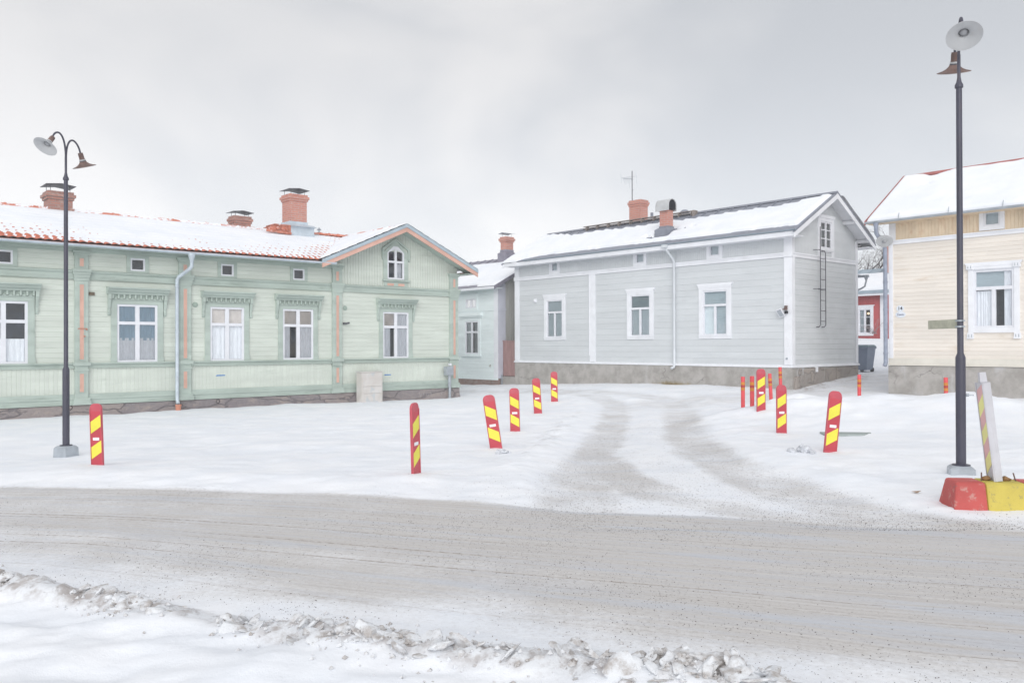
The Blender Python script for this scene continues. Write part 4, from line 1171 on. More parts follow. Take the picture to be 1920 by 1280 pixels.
rz = lambda y: 6.35 - .548 * abs(y - 2.08)
for xa, xb, nm in ((RX1 - .035, RX1 - .0, 'barge_board'), (RX0, RX0 + .035, 'barge_board')):
    mb = MB(); mb.prism([(-.56, rz(-.56) - .155), (2.08, rz(2.08) - .17), (4.72, rz(4.72) - .155), (4.72, rz(4.72) + .0), (2.08, rz(2.08) + .0), (-.56, rz(-.56) + .0)], 'x', xa, xb); mb.build(nm, M_wtrim, GR)
    mb = MB(); mb.prism([(-.58, rz(-.58) + .002), (2.08, rz(2.08) + .002), (4.74, rz(4.74) + .002), (4.74, rz(4.74) + .042), (2.08, rz(2.08) + .045), (-.58, rz(-.58) + .042)], 'x', xa - .02, xb + .012); mb.build('verge_flashing', M_slate, GR)
mb = MB(); mb.prism([(-.50, rz(-.50) - .055), (2.08, rz(2.08) - .055), (4.66, rz(4.66) - .055), (4.66, rz(4.66) - .035), (2.08, rz(2.08) - .035), (-.50, rz(-.50) - .035)], 'x', .0, RX1 - .036); mb.build('gable_soffit', M_wtrim, GR)
for yy in (.75, 3.3, 4.28):
    k = MB(); k.box(0, RX1 - .037, yy - .05, yy + .05, rz(yy) - .17, rz(yy) - .06); k.build('purlin_end', M_wtrim, GR)
# gutter outlet and downpipe at the front
mb = MB(); xg = -4.31
mb.box(xg - .12, xg + .10, -.60, -.50, 4.86, 4.96)
mb.tube([(xg, -.50, 4.88), (xg, -.48, 4.80), (xg + .01, -.40, 4.72), (xg + .02, -.14, 4.50), (xg + .02, -.09, 4.40), (xg + .02, -.09, .92), (xg + .02, -.12, .84), (xg - .02, -.22, .80)], .045, 12)
for zc in (3.0, 1.5): mb.lathe([(.05, -.015), (.054, -.015), (.054, .015), (.05, .015)], Matrix.Translation((xg + .02, -.09, zc)), 12)
mb.build('downpipe', paint('pale_grey_pipe', C(212, 217, 222, .95), .4, .03), GR, smooth=True)
# chimneys, hood, vents, walkway
c = MB(); c.box(-5.19, -4.84, .3, .6, 5.3, 6.30); ch = c.build('chimney', M_brick, GR)
k = MB(); k.frustum((-5.33, -4.76, .18, .75), (-5.33, -4.76, .18, .75), 5.2, 5.62); k.frustum((-5.33, -4.76, .18, .75), (-5.205, -4.825, .285, .615), 5.62, 5.70); k.box(-5.21, -4.82, .28, .62, 5.70, 5.74); k.build('chimney_flashing', M_slate, ch)
k = MB()
prof = [(.22, 6.27), (.22, 6.46)] + [(.45 - .23 * math.cos(math.pi * t / 8), 6.46 + .23 * math.sin(math.pi * t / 8)) for t in range(1, 8)] + [(.68, 6.46), (.68, 6.27)]
inner = [(.45 + (y - .45) * .9, z if z < 6.3 else 6.46 + (z - 6.46) * .9) for y, z in prof][::-1]
k.prism(prof + inner, 'x', -5.32, -4.74); k.prism([(.23, 6.28)] + prof[1:-1] + [(.67, 6.28)], 'x', -5.28, -5.26)
k.build('barrel_hood', M_enamel, ch)
k = MB(); k.prism([(.26, 6.32), (.26, 6.46)] + [(.45 - .19 * math.cos(math.pi * t / 8), 6.46 + .19 * math.sin(math.pi * t / 8)) for t in range(1, 8)] + [(.64, 6.46), (.64, 6.32)], 'x', -5.2, -4.76); k.build('flue_opening', M_dark, ch)
chimney(GR, -8.33, -7.76, 2.4, 2.85, 5.9, 7.30, M_brick, .05, cap=False)
k = MB(); k.tube([(-7.12, 2.3, 6.0), (-7.12, 2.3, 6.68)], .055, 10); k.build('vent_pipe', M_slate, GR, smooth=True)
k = MB(); k.tube([(-5.70, 2.45, 6.0), (-5.70, 2.45, 6.52)], .09, 10); k.lathe([(.0, .12), (.10, .10), (.18, .02), (.13, -.03), (.09, -.04)], Matrix.Translation((-5.70, 2.45, 6.52)), 14); k.build('mushroom_vent', M_slate, GR, smooth=True)
k = MB()
for dy, dz in ((0, 0), (.07, .005), (.14, .01)): k.box(-10.25, -4.85, 1.78 + dy, 1.835 + dy, 6.41 + dz, 6.435 + dz)
k.box(-10.25, -4.85, 1.77, 1.79, 6.33, 6.36)
for i in range(10):
    xx = -10.1 + i * .575; k.box(xx - .012, xx + .012, 1.77, 1.96, 6.26, 6.41)
k.box(-4.87, -4.80, 1.76, 2.0, 6.22, 6.44)
k.build('roof_walkway', M_woodrail, GR)
# ladder on the side wall
k = MB()
k.tube([(.02, 1.44, 2.14), (.10, 1.46, 2.14), (.15, 1.47, 2.20), (.15, 1.47, 5.27)], .013, 8)
k.tube([(.02, 1.78, 2.14), (.10, 1.79, 2.14), (.15, 1.80, 2.20), (.15, 1.80, 4.46), (.12, 1.79, 4.53), (.02, 1.78, 4.55)], .013, 8)
for i in range(7): k.tube([(.15, 1.47, 2.32 + i * .325), (.15, 1.80, 2.32 + i * .325)], .010, 8)
for zz in (3.33, 4.55):
    k.tube([(.0, 1.30, zz), (.15, 1.47, zz)], .011, 6)
k.tube([(.0, 1.62, 3.33), (.15, 1.80, 3.33)], .011, 6)
k.build('wall_ladder', M_iron, GR, smooth=True)
k = MB(); M = Matrix.Translation((-.15, -.032, 1.17)) @ Matrix.Rotation(R(90), 4, 'X'); k.lathe([(0, .03), (.03, .03), (.035, 0)], M, 10); k.build('socket_cover', M_galv, GR)
k = MB(); k.box(.03, .10, 1.30, 1.40, .74, .90); k.build('meter_box', M_wtrim, GR)
k = MB(); k.box(-11.27, -11.15, -.05, 0, 3.32, 3.46); k.tube([(-11.2, -.05, 3.4), (-11.2, -.10, 3.34)], .03, 8); k.build('wall_lamp', M_wtrim, GR)
# eave, gutter hopper and pipe of the porch behind the house
k = MB(); k.box(-1.6, -.02, 4.3, 5.2, 3.90, 3.94); po = k.build('porch_roof', M_slate, GR)
k = MB(); k.tube([(-.5, 4.55, 3.90), (.08, 4.55, 3.90)], .035, 8); k.lathe([(.10, .10), (.03, -.08), (.03, -.12)], Matrix.Translation((.15, 4.6, 3.83)), 10); k.tube([(.15, 4.6, 3.74), (.10, 4.6, 3.55), (-.05, 4.6, 3.47), (-.4, 4.6, 3.35)], .03, 8); k.build('porch_gutter', M_galv, GR, smooth=True)

# antenna on the rear chimney
AN = thing('tv_antenna', 'thin television antenna standing on the brick chimney behind the grey ridge', 'antenna', GR.matrix_basis @ Vector((-8.22, 2.45, 7.28)), ANG2 + R(48))
k = MB(); k.tube([(0, 0, -.05), (0, 0, 1.20)], .016, 8); k.build('mast', M_iron, AN)
k = MB(); k.tube([(.05, .1, .90), (-.38, -.3, .84)], .012, 6)
for i in range(5):
    t = .25 + .17 * i; px, py, pz = .05 - .43 * t, .1 - .4 * t, .90 - .06 * t
    k.tube([(px + .05, py - .06, pz - (.12 + .03 * i)), (px - .05, py + .06, pz + (.10 - .01 * i))], .006, 5)
k.build('aerial_boom', M_galv, AN)
k = MB()
for px, zb, zt in ((-.42, .72, 1.12), (-.10, .55, .85), (.20, .58, .86), (.18, .90, 1.15)):
    k.tube([(px, .02, zb), (px - .02, .02, zt)], .007, 5)
k.tube([(-.42, .02, .93), (.2, .02, 1.0)], .006, 5); k.tube([(0, 0, .45), (.05, 0, .45)], .02, 6)
k.build('dipole', M_galv, AN)
# floodlight at the corner
FL = thing('wall_floodlight', 'small white floodlight on the corner board of the grey house', 'floodlight', GR.matrix_basis @ Vector((-.16, -.03, 2.61)), ANG2)
k = MB(); k.box(-.04, .04, -.06, 0, .03, .16); k.tube([(0, -.05, .08), (-.06, -.12, .04)], .02, 8); k.build('bracket', M_rust, FL)
k = MB(); M = Matrix.Translation((-.12, -.12, -.05)) @ Matrix.Rotation(R(-20), 4, 'Y') @ Matrix.Rotation(R(25), 4, 'X')
pts = [M @ Vector(p) for p in ((-.09, -.05, -.13), (.09, -.05, -.13), (.09, .03, -.13), (-.09, .03, -.13), (-.09, -.05, .13), (.09, -.05, .13), (.09, .03, .13), (-.09, .03, .13))]
k.add(pts, [(0, 3, 2, 1), (4, 5, 6, 7), (0, 1, 5, 4), (1, 2, 6, 5), (2, 3, 7, 6), (3, 0, 4, 7)]); k.build('lamp_body', M_white, FL, bevel=.01)
k = MB(); k.add([M @ Vector(p) for p in ((-.07, -.052, -.11), (.07, -.052, -.11), (.07, -.052, .11), (-.07, -.052, .11))], [(0, 1, 2, 3)]); k.build('lens', M_galv, FL)
k = MB(); k.box(.0, .07, -.12, -.03, -.08, .0); k.build('sensor', M_dark, FL)

# ================================================================ pale blue house
PB = thing('pale_blue_house', 'pale blue wooden house between the green gable and the grey house', 'house', (8.44, 24.76, 0), ANG2)
px0, px1 = -21.0, -13.55
mb = MB()
pw = (-15.74, -14.83, 1.22, 2.66); pa = (-15.72, -14.98, 3.24, 3.64)
boards(mb, px0, px1, .17, 4.1, [pw, pa], .15)
mb.build('wall', M_pale, PB, weld=False, recalc=False)
mb = MB(); pt_ = lambda y: 5.50 - .515 * abs(y - 2.6)
boards(mb, 0, 5.2, .17, 7, (), .12, axis='x', y=px1, sgn=-1, vertical=True, top=pt_, groove=.01)
mb.quad((px0, 5.2, 0), (px1, 5.2, 0), (px1, 5.2, 4.1), (px0, 5.2, 4.1)); mb.quad((px0, 0, 0), (px0, 5.2, 0), (px0, 5.2, 4.1), (px0, 0, 4.1))
mb.build('side_wall', M_pside, PB, weld=False, recalc=False)
mb = MB(); mb.box(px0, px1 + .02, -.03, 5.2, -1.2, .16); mb.build('stone_foundation', M_stonep, PB)
mb = MB(); mb.box(px0, px1 + .03, -.05, 0, .12, .20); mb.build('drip_board', M_pale, PB)
k = MB(); k.box(px1 - .22, px1 + .02, -.035, 0, .2, 4.1); k.build('corner_board', M_wtrim, PB)
k = MB(); k.box(px1 + .001, px1 + .03, 0, .42, .2, 4.25); k.box(px1 + .03, px1 + .05, 0, .45, 3.08, 3.16); k.build('corner_board', paint('lilac_white_board', C(206, 208, 220, .88), .55, .03), PB)
mb = MB(); mb.box(px0, px1 - .22, -.02, 0, 3.08, 3.13); mb.build('belt_board', M_pale, PB)
w = window(PB, *pw, curtains=[(M_blind, .05, .4, .03, .95), (M_blinddark, .62, .8, .03, .95)], transom=2.18, frame=.06, mull=.09, rail=.08)
k = MB(); ring(k, pw[0], pw[1], pw[2], pw[3], .15, -.03, 0, wt=.22, wb=.05); k.box(pw[0] - .28, pw[1] + .28, -.12, 0, 2.88, 3.02); k.box(pw[0] - .24, pw[1] + .24, -.08, 0, 2.82, 2.88); k.box(pw[0] - .22, pw[1] + .22, -.07, 0, 1.11, 1.17)
k.build('casing', M_pale, w)
w = window(PB, *pa, mullion=True, frame=.05, mull=.05, name='attic_window', depth=.3)
k = MB(); ring(k, pa[0], pa[1], pa[2], pa[3], .12, -.03, 0, wt=.18, wb=.12); k.box(pa[0] - .16, pa[1] + .16, -.05, 0, 3.82, 3.86); k.build('casing', M_pale, w)
AP = math.atan(.515); LP = 3.05 / math.cos(AP)
sp_ = Slope((px0 - .3, -.45, 4.10), (1, 0, 0), (0, math.cos(AP), math.sin(AP)))
sp2 = Slope((px0 - .3, 5.65, 4.10), (1, 0, 0), (0, -math.cos(AP), math.sin(AP)))
PL = px1 + .32 - px0 + .3
seamed_roof(PB, sp_, PL, LP, M_slate2, .55); seamed_roof(PB, sp2, PL, LP, M_slate2, .55)
def pmask(U, V):
    top = LP - (.55 + .10 * fbm(U * .8, U * 0, 3, 6))
    bot = np.where(U > PL - 1.15, .02, .24) + .02 * fbm(U * 3, V, 2, 7)
    m = np.minimum(np.minimum(top - V, V - bot), PL - .03 - U)
    st = np.minimum(np.abs(((U / .55) % 1) - .02) * .55, .2)
    m2 = np.where((fbm(U * .8, V * 1.2, 3, 17) > .15) & (V < 1.6) , st - .03, 1)
    return np.minimum(m, m2)
snow_on(PB, sp_, 0, PL, 0, LP, pmask, .06, seed=14)
mb = MB(); mb.box(px0 - .3, px1 + .30, -.44, -.41, 3.98, 4.075); mb.build('eave_board', M_wtrim, PB)
mb = MB(); mb.box(px0 - .3, px1 + .30, -.41, 0, 3.99, 4.01); mb.build('eave_soffit', M_pale, PB)
pr = lambda y: 4.07 + .515 * (3.05 - abs(y - 2.6)) 
mb = MB(); mb.prism([(-.46, pr(-.46) - .12), (2.6, pr(2.6) - .12), (5.6, pr(5.6) - .12), (5.6, pr(5.6) + .02), (2.6, pr(2.6) + .02), (-.46, pr(-.46) + .02)], 'x', px1 + .295, px1 + .33); mb.build('verge_flashing', M_slate2, PB)
chimney(PB, -15.76, -15.40, 2.1, 2.56, 5.45, 6.58, M_brick, .07, cap_lift=.14, cap_m=M_galv, flash=(M_slate2, .38, .10))
k = MB(); M = Matrix.Translation((-14.05, 0, .72)) @ Matrix.Rotation(R(90), 4, 'X'); k.lathe([(0, .02), (.05, .02), (.055, 0)], M, 12); k.build('round_vent', M_pside, PB)

# fence in the gap
FN = thing('board_fence', 'faded red vertical board fence closing the gap beside the grey house', 'fence', (8.44, 24.76, 0), ANG2)
mb = MB(); boards(mb, -13.50, -12.44, .30, 1.76, (), .115, y=.25, vertical=True, groove=.012); mb.box(-13.5, -12.44, .27, .31, 1.2, 1.3); mb.box(-13.5, -12.44, .27, .31, .5, .6); mb.box(-13.51, -12.43, .23, .30, 1.762, 1.80)
mb.build('board_panel', M_fence, FN, weld=False, recalc=False)
mb = MB(); mb.box(-13.5, -12.44, .2, .4, -.8, .28); mb.build('concrete_footing', M_plaster, FN)
k = MB(); k.box(-13.54, -13.46, .14, .22, -.4, .36); k.build('steel_post', M_galv, FN)

# ================================================================ cream yellow house on the right
YH = thing('cream_yellow_house', 'cream yellow wooden house at the right with white window and snowy red metal roof', 'house', (8.44, 24.76, 0), ANG2)
yx0, yx1, YD = 2.92, 16.0, 4.1
yw = [(5.05, 5.98, 2.0, 3.47), (9.2, 10.13, 2.0, 3.47), (13, 13.93, 2.0, 3.47)]
ya = [(5.30, 5.68, 4.56, 4.93), (9.5, 9.88, 4.56, 4.93)]
mb = MB(); boards(mb, yx0, yx1, 1.2, 4.34, yw, .105, groove=.010)
mb.quad((yx0, 0, 1.0), (yx0, YD, 1.0), (yx0, YD, 5), (yx0, 0, 5)); mb.add([(yx0, 0, 5), (yx0, YD, 5), (yx0, 2.05, 6.4)], [(0, 1, 2)]); mb.quad((yx0, YD, 1), (yx1, YD, 1), (yx1, YD, 5), (yx0, YD, 5))
mb.build('wall', M_yellow, YH, weld=False, recalc=False)
mb = MB(); boards(mb, yx0 + .18, yx1, 4.43, 5.0, ya, .085, vertical=True, y=-.01, groove=.014); mb.build('frieze_boarding', M_ybare, YH, weld=False, recalc=False)
mb = MB(); mb.box(yx0, yx0 + .18, -.02, 0, 4.43, 5.0); mb.box(yx0 - .01, yx0 + .10, -.03, .05, 1.2, 4.32); mb.build('corner_board', M_wtrim, YH)
mb = MB(); mb.box(yx0 - .02, yx1, -.04, 0, 4.32, 4.43); mb.box(yx0 - .02, yx1, -.065, -.04, 4.40, 4.435); mb.build('belt_board', M_wtrim, YH)
mb = MB(); mb.box(yx0 - .02, yx1, -.035, 0, 1.05, 1.215); mb.box(yx0 - .02, yx1, -.06, 0, 1.02, 1.05); mb.build('skirting_board', paint('ivory_board', C(226, 222, 212, .92), .55, .03), YH)
mb = MB(); mb.box(yx0 - .03, yx1, -.03, YD, -1.2, 1.01); fo = mb.build('plaster_foundation', M_plaster, YH)
mb = MB()
mb.box(yx0 - .12, yx0 + .5, -.16, .3, -.4, .20); mb.build('brick_footing', M_clay, fo)
for i, (a, b, z0, z1) in enumerate(yw):
    w = window(YH, a, b, z0, z1, 0, curtains=[(M_blanket, .04, .50, .03, .64), (M_blanket, .74, .96, .03, .97), (M_blinddark, .04, .75, .66, .97)], transom=3.0, frame=.055, mull=.09, rail=.085, upper_mullion=False)
    k = MB(); ring(k, a, b, z0, z1, .12, -.035, 0, wt=.11, wb=.12)
    k.prism([(a - .13, z1 + .09), (a - .20, z1 + .19), (b + .20, z1 + .19), (b + .13, z1 + .09)], 'y', -.07, 0); k.box(a - .16, b + .16, -.06, -.035, z1 + .02, z1 + .09)
    for xx in (a - .07, b + .07):
        k.prism([(xx - .08, z0 - .26), (xx + .08, z0 - .26), (xx + .07, z0 - .12), (xx - .07, z0 - .12)], 'y', -.05, 0); k.box(xx - .085, xx + .085, -.06, -.05, z0 - .275, z0 - .25)
        k.box(xx - .075, xx + .075, -.09, -.06, z1 + .03, z1 + .16)
    k.build('casing', M_wtrim, w)
    for xx in (a - .07, b + .07):
        for dx in (-.032, .032):
            k = MB(); k.prism([(xx + dx - .010, z0 - .235), (xx + dx + .010, z0 - .235), (xx + dx + .007, z0 - .16), (xx + dx - .007, z0 - .16)], 'y', -.054, -.049); k.build('carved_notch', M_galv, w)
            k = MB(); k.prism([(xx + dx - .009, z1 + .05), (xx + dx + .009, z1 + .05), (xx + dx + .006, z1 + .12), (xx + dx - .006, z1 + .12)], 'y', -.094, -.089); k.build('carved_notch', M_galv, w)
    if i == 0:
        k = MB(); cx = .5 * (a + b) + .02
        k.tube([(cx - .26 + .0, .10, 3.05), (cx - .24, .10, 3.2), (cx - .14, .10, 3.29), (cx - .04, .10, 3.2), (cx - .03, .10, 3.05)], .006, 6)
        k.tube([(cx - .03, .10, 3.05), (cx - .02, .10, 3.2), (cx + .07, .10, 3.29), (cx + .17, .10, 3.2), (cx + .23, .10, 3.10), (cx + .30, .10, 3.08)], .006, 6)
        k.build('window_ornament', M_iron, w)
for a, b, z0, z1 in ya:
    w = window(YH, a, b, z0, z1, -.01, curtains=[(M_blinddark, .03, .97, .03, .97)], mullion=False, frame=.045, name='attic_window', depth=.3)
    k = MB(); ring(k, a, b, z0, z1, .10, -.045, -.01, wt=.05, wb=.10); k.build('casing', M_wtrim, w)
AY = math.atan2(1.57, 2.5); LY = 2.5 / math.cos(AY)
YX0, YX1 = 2.46, 16.4
sy = Slope((YX0, -.45, 4.96), (1, 0, 0), (0, math.cos(AY), math.sin(AY)))
sy2 = Slope((YX0, 4.55, 4.96), (1, 0, 0), (0, -math.cos(AY), math.sin(AY)))
seamed_roof(YH, sy, YX1 - YX0, LY, M_redroof, .56); seamed_roof(YH, sy2, YX1 - YX0, LY, M_redroof, .56)
def ymask(U, V):
    top = LY - (.06 + .10 * sstep(.5, 1.6, U) + .07 * fbm(U * 1.1, U * 0, 3, 4) + .26 * np.exp(-((U - 1.05 + (V - LY) * -.15) / .30) ** 2))
    m = np.minimum(np.minimum(top - V, V + .045 + .02 * fbm(U * 5, V, 2, 8)), U - .05)
    d = np.hypot((U - .95) / 1.8, (V - LY + .95) / .7) - .055
    return np.minimum(m, d)
snow_on(YH, sy, 0, YX1 - YX0, -.06, LY, ymask, .10, seed=24)
mb = MB(); mb.prism([(2.05 - .13, 6.47), (2.05, 6.57), (2.05 + .13, 6.47), (2.05, 6.54)], 'x', YX0, YX1); mb.build('ridge_cap', M_redroof, YH)
mb = MB(); ry = lambda y: 6.535 - .628 * abs(y - 2.05)
mb.prism([(-.47, ry(-.47) - .09), (2.05, ry(2.05) - .09), (4.57, ry(4.57) - .09), (4.57, ry(4.57) + .025), (2.05, ry(2.05) + .025), (-.47, ry(-.47) + .025)], 'x', YX0 - .015, YX0 + .012); mb.build('verge_flashing', M_redroof, YH)
mb = MB(); mb.box(YX0, YX1, -.43, 0, 4.90, 4.925); mb.build('eave_soffit', M_ybare, YH)
mb = MB()
o_ = [(-.50 + .06 * math.cos(math.pi + math.pi * k / 7), 4.945 + .06 * math.sin(math.pi + math.pi * k / 7)) for k in range(8)]
i_ = [(-.50 + .05 * math.cos(math.pi + math.pi * k / 7), 4.945 + .05 * math.sin(math.pi + math.pi * k / 7)) for k in range(7, -1, -1)]
mb.prism(o_ + i_, 'x', YX0 + .03, YX1)
for i in range(9): xx = 3.4 + i * 1.25; mb.bar((xx, -.56, 4.93), (xx, -.50, 5.10), .015, .01)
mb.build('gutter', M_galv, YH)
mb = MB(); xg = 2.86
mb.lathe([(.075, .0), (.06, -.10)], Matrix.Translation((2.78, -.50, 4.90)), 12)
mb.tube([(2.78, -.50, 4.86), (2.78, -.48, 4.62), (2.82, -.40, 4.50), (xg, -.16, 4.28), (xg, -.12, 4.18), (xg, -.12, 1.10), (xg - .01, -.13, 1.04), (xg - .02, -.15, 1.0)], .055, 12)
for zc in (3.3, 2.55, 1.35): mb.lathe([(.06, -.02), (.066, -.02), (.066, .02), (.06, .02)], Matrix.Translation((xg, -.12, zc)), 12)
mb.build('downpipe', paint('blue_grey_downpipe', C(156, 164, 182, .85), .45, .07, C(176, 184, 194), .4, 6, metal=.1), YH, smooth=True)

def text_mesh(name, s, size, m, parent, M, weight=0):
    cu = bpy.data.curves.new(name, 'FONT'); cu.body = s; cu.size = size; cu.align_x = 'CENTER'; cu.align_y = 'CENTER'; cu.extrude = .001; cu.offset = weight
    t = bpy.data.objects.new(name + '_tmp', cu); COL.objects.link(t)
    dg = bpy.context.evaluated_depsgraph_get()
    me = bpy.data.meshes.new_from_object(t.evaluated_get(dg)); bpy.data.objects.remove(t)
    me.materials.clear(); me.materials.append(m)
    me.transform(M)
    o = bpy.data.objects.new(name, me)
    return link(o, parent)
FACE = Matrix.Rotation(R(90), 4, 'X')
for (xc, zc, rx, rz_, s, sz, m) in ((3.21, 2.565, .10, .085, '14', .125, M_ink), (3.22, 2.40, .135, .085, 'Zeniu', .085, M_ink2)):
    k = MB(); k.prism([(xc + rx * math.cos(t * math.pi / 14), zc + rz_ * math.sin(t * math.pi / 14)) for t in range(28)], 'y', -.018, .0)
    pl_ = k.build('number_plate' if s == '14' else 'name_plate', paint('plate_enamel', C(226, 232, 240, .95), .35, .02), YH)
    text_mesh('lettering', s, sz, m, pl_, Matrix.Translation((xc, -.021, zc)) @ FACE, .002)
# enamel disc lamp at the corner
DL = thing('disc_wall_lamp', 'round enamel disc lamp on the corner of the cream yellow house', 'wall lamp', YH.matrix_basis @ Vector((2.96, -.05, 4.42)), ANG2)
k = MB(); k.tube([(.06, .05, .03), (.0, -.12, .09), (-.03, -.24, .06)], .015, 8); k.build('bracket', M_galv, DL)
k = MB(); M = Matrix.Translation((-.02, -.30, -.02)) @ Vector((.30, -.62, -.72)).to_track_quat('-Z', 'Y').to_matrix().to_4x4()
k.lathe([(.0, .09), (.05, .085), (.06, .04), (.20, .005), (.215, -.005), (.205, -.008), (.06, .02), (.05, .01)], M, 26); k.build('lamp_shade', M_enamel, DL, smooth=True)
k = MB(); k.lathe([(.05, .03), (.055, -.02), (.03, -.06), (0, -.068)], M, 14); k.build('lamp_glass', M_bulb, DL, smooth=True)

# ================================================================ red house far behind
RH = thing('red_house', 'red ochre house with grey blue metal roof behind the gap between two houses', 'house', (8.44, 24.76, 0), ANG2)
ry0, rx0, rx1 = 18.0, -16.0, -5.12
rw = [(-6.42, -5.80, 2.14, 3.36), (-9.2, -8.58, 2.14, 3.36)]
mb = MB(); boards(mb, rx0, rx1, .8, 4.1, rw, .16, y=ry0, vertical=True, groove=.014)
mb.quad((rx1, ry0, .8), (rx1, ry0 + 6, .8), (rx1, ry0 + 6, 4.1), (rx1, ry0, 4.1)); mb.add([(rx1, ry0, 4.1), (rx1, ry0 + 6, 4.1), (rx1, ry0 + 3, 5.5)], [(0, 1, 2)])
mb.build('wall', M_redw, RH, weld=False, recalc=False)
mb = MB(); mb.box(rx0, rx1 + .02, ry0 - .03, ry0 + 6, -.5, .85); mb.build('stone_foundation', M_plaster, RH)
k = MB(); k.box(rx1 - .22, rx1 + .03, ry0 - .03, ry0 + .12, .8, 4.1); k.build('corner_board', M_wtrim, RH)
for a, b, z0, z1 in rw:
    w = window(RH, a, b, z0, z1, ry0, curtains=[(M_blind, .04, .5, .03, .97)], mullion=True, frame=.05, mull=.09)
    k = MB()
    for t in (1 / 3, 2 / 3): k.box(a + .05, b - .05, ry0 - .008, ry0 + .02, z0 + (z1 - z0) * t - .014, z0 + (z1 - z0) * t + .014)
    k.build('glazing_bar', M_white, w)
    k = MB(); ring(k, a, b, z0, z1, .12, ry0 - .035, ry0, wt=.13, wb=.12); k.prism([(a - .13, z1 + .13), (a - .20, z1 + .20), (b + .20, z1 + .20), (b + .13, z1 + .13)], 'y', ry0 - .06, ry0); k.build('casing', M_wtrim, w)
    if a > -7:
        n = NT('warm_bulb'); em = n.n('ShaderNodeEmission'); em.inputs[0].default_value = (1, .72, .45, 1); em.inputs[1].default_value = 1.6; n.l(em.outputs[0], n.out.inputs[0])
        k = MB(); k.lathe([(0, .06), (.05, .03), (.06, -.01), (.03, -.05), (0, -.06)], Matrix.Translation((b - .18, ry0 + .10, z1 - .22)), 12); k.build('lit_bulb', n.mat, w, smooth=True)
AQ = math.atan(.42); LQ = 3.5 / math.cos(AQ)
sq = Slope((rx0, ry0 - .5, 4.15), (1, 0, 0), (0, math.cos(AQ), math.sin(AQ)))
sq2 = Slope((rx0, ry0 + 6.5, 4.15), (1, 0, 0), (0, -math.cos(AQ), math.sin(AQ)))
RL = rx1 + .5 - rx0
seamed_roof(RH, sq, RL, LQ, M_blueroof, .6); seamed_roof(RH, sq2, RL, LQ, M_blueroof, .6)
snow_on(RH, sq, 0, RL, 0, LQ, lambda U, V: np.minimum(LQ - .95 - V + .06 * fbm(U, V * 0, 2, 3), V - .30 - .03 * fbm(U * 3, V, 2, 2)), .10, .09, seed=34)
mb = MB(); mb.box(rx0, rx1 + .5, ry0 - .49, ry0 - .46, 4.0, 4.12); mb.build('eave_board', M_wtrim, RH)
mb = MB(); mb.box(rx0, rx1 + .5, ry0 - .53, ry0 - .50, 4.10, 4.26); mb.build('eave_flashing', M_blueroof, RH)
chimney(RH, -5.75, -5.0, ry0 + 1.75, ry0 + 2.4, 5.0, 6.62, M_brick, .06, cap=False, flash=(M_blueroof, .10, .06))

# ================================================================ street lamps
def street_lamp(x, y, zb, label):
    L = thing('street_lamp', label, 'street lamp', (x, y, zb), math.atan2(-.94, -.35), 'twin arm street lamps')
    k = MB()
    k.frustum((-.155, .155, -.155, .155), (-.135, .135, -.135, .135), -.4, .13); k.frustum((-.135, .135, -.135, .135), (-.10, .10, -.10, .10), .13, .165)
    k.box(-.154, -.10, -.06, .0, .06, .10)
    k.build('base_cover', M_galv, L, bevel=.012)
    k = MB()
    k.lathe([(.10, .16), (.10, .175), (.055, .18), (.055, 1.44), (.053, 1.455), (.035, 1.50), (.033, 4.62), (.032, 4.66), (.046, 4.665), (.046, 4.70), (.030, 4.73), (.019, 4.79), (.019, 5.06), (0, 5.07)], None, 18)
    k.build('pole', M_pole, L, smooth=True, angle=30)
    arms = [([(.0, 5.0), (.008, 5.16), (.03, 5.29), (.07, 5.385), (.125, 5.435), (.185, 5.43), (.235, 5.385), (.27, 5.31)], 38, 1),
            ([(.0, 4.95), (-.012, 5.16), (-.045, 5.29), (-.10, 5.36), (-.165, 5.365), (-.225, 5.32), (-.27, 5.25), (-.30, 5.16)], 22, -1)]
    for pts, tilt, sgn in arms:
        P_ = [Vector((a, 0, b)) for a, b in pts]
        # smooth the bend
        Q = []
        for i in range(len(P_) - 1):
            p0, p1, p2, p3 = P_[max(i - 1, 0)], P_[i], P_[i + 1], P_[min(i + 2, len(P_) - 1)]
            for s in range(4):
                t = s / 4
                Q.append(.5 * ((2 * p1) + (p2 - p0) * t + (2 * p0 - 5 * p1 + 4 * p2 - p3) * t * t + (3 * p1 - p0 - 3 * p2 + p3) * t ** 3))
        Q.append(P_[-1])
        k = MB(); k.tube(Q, .0155, 10); a_ = k.build('curved_arm', M_pole, L, smooth=True)
        M = Matrix.Translation(P_[-1]) @ Matrix.Rotation(-sgn * R(tilt), 4, 'Y') @ Matrix.Rotation(math.pi, 4, 'X')
        k = MB()
        outer = [(.0, -.03), (.038, -.03), (.042, .0), (.042, .06), (.047, .10), (.062, .135), (.092, .165), (.135, .188), (.192, .205)]
        inner = [(.192, .210), (.135, .194), (.090, .172), (.055, .15), (.05, .12), (.05, .08), (0, .08)]
        mis = [0] * (len(outer) - 1) + [1] * len(inner)
        k.lathe(outer + inner, M, 32, mis=mis); s_ = k.build('lamp_shade', [M_rust, M_enamel], L, smooth=True, angle=50)
        k = MB(); k.lathe([(.045, .085), (.046, .135), (.03, .155), (0, .162)], M, 16); k.build('bulb', M_bulb, s_, smooth=True)
        k = MB(); k.lathe([(.048, .10), (.052, .10), (.058, .15), (.054, .152)], M, 20); k.build('bulb_ring', M_cap, s_, smooth=True)
    return L
street_lamp(-7.57, 13.94, -.24, 'dark twin arm street lamp standing in front of the green house')
LR_ = street_lamp(5.35, 9.80, -.01, 'dark twin arm street lamp behind the red and yellow barrier, carrying a small sign')
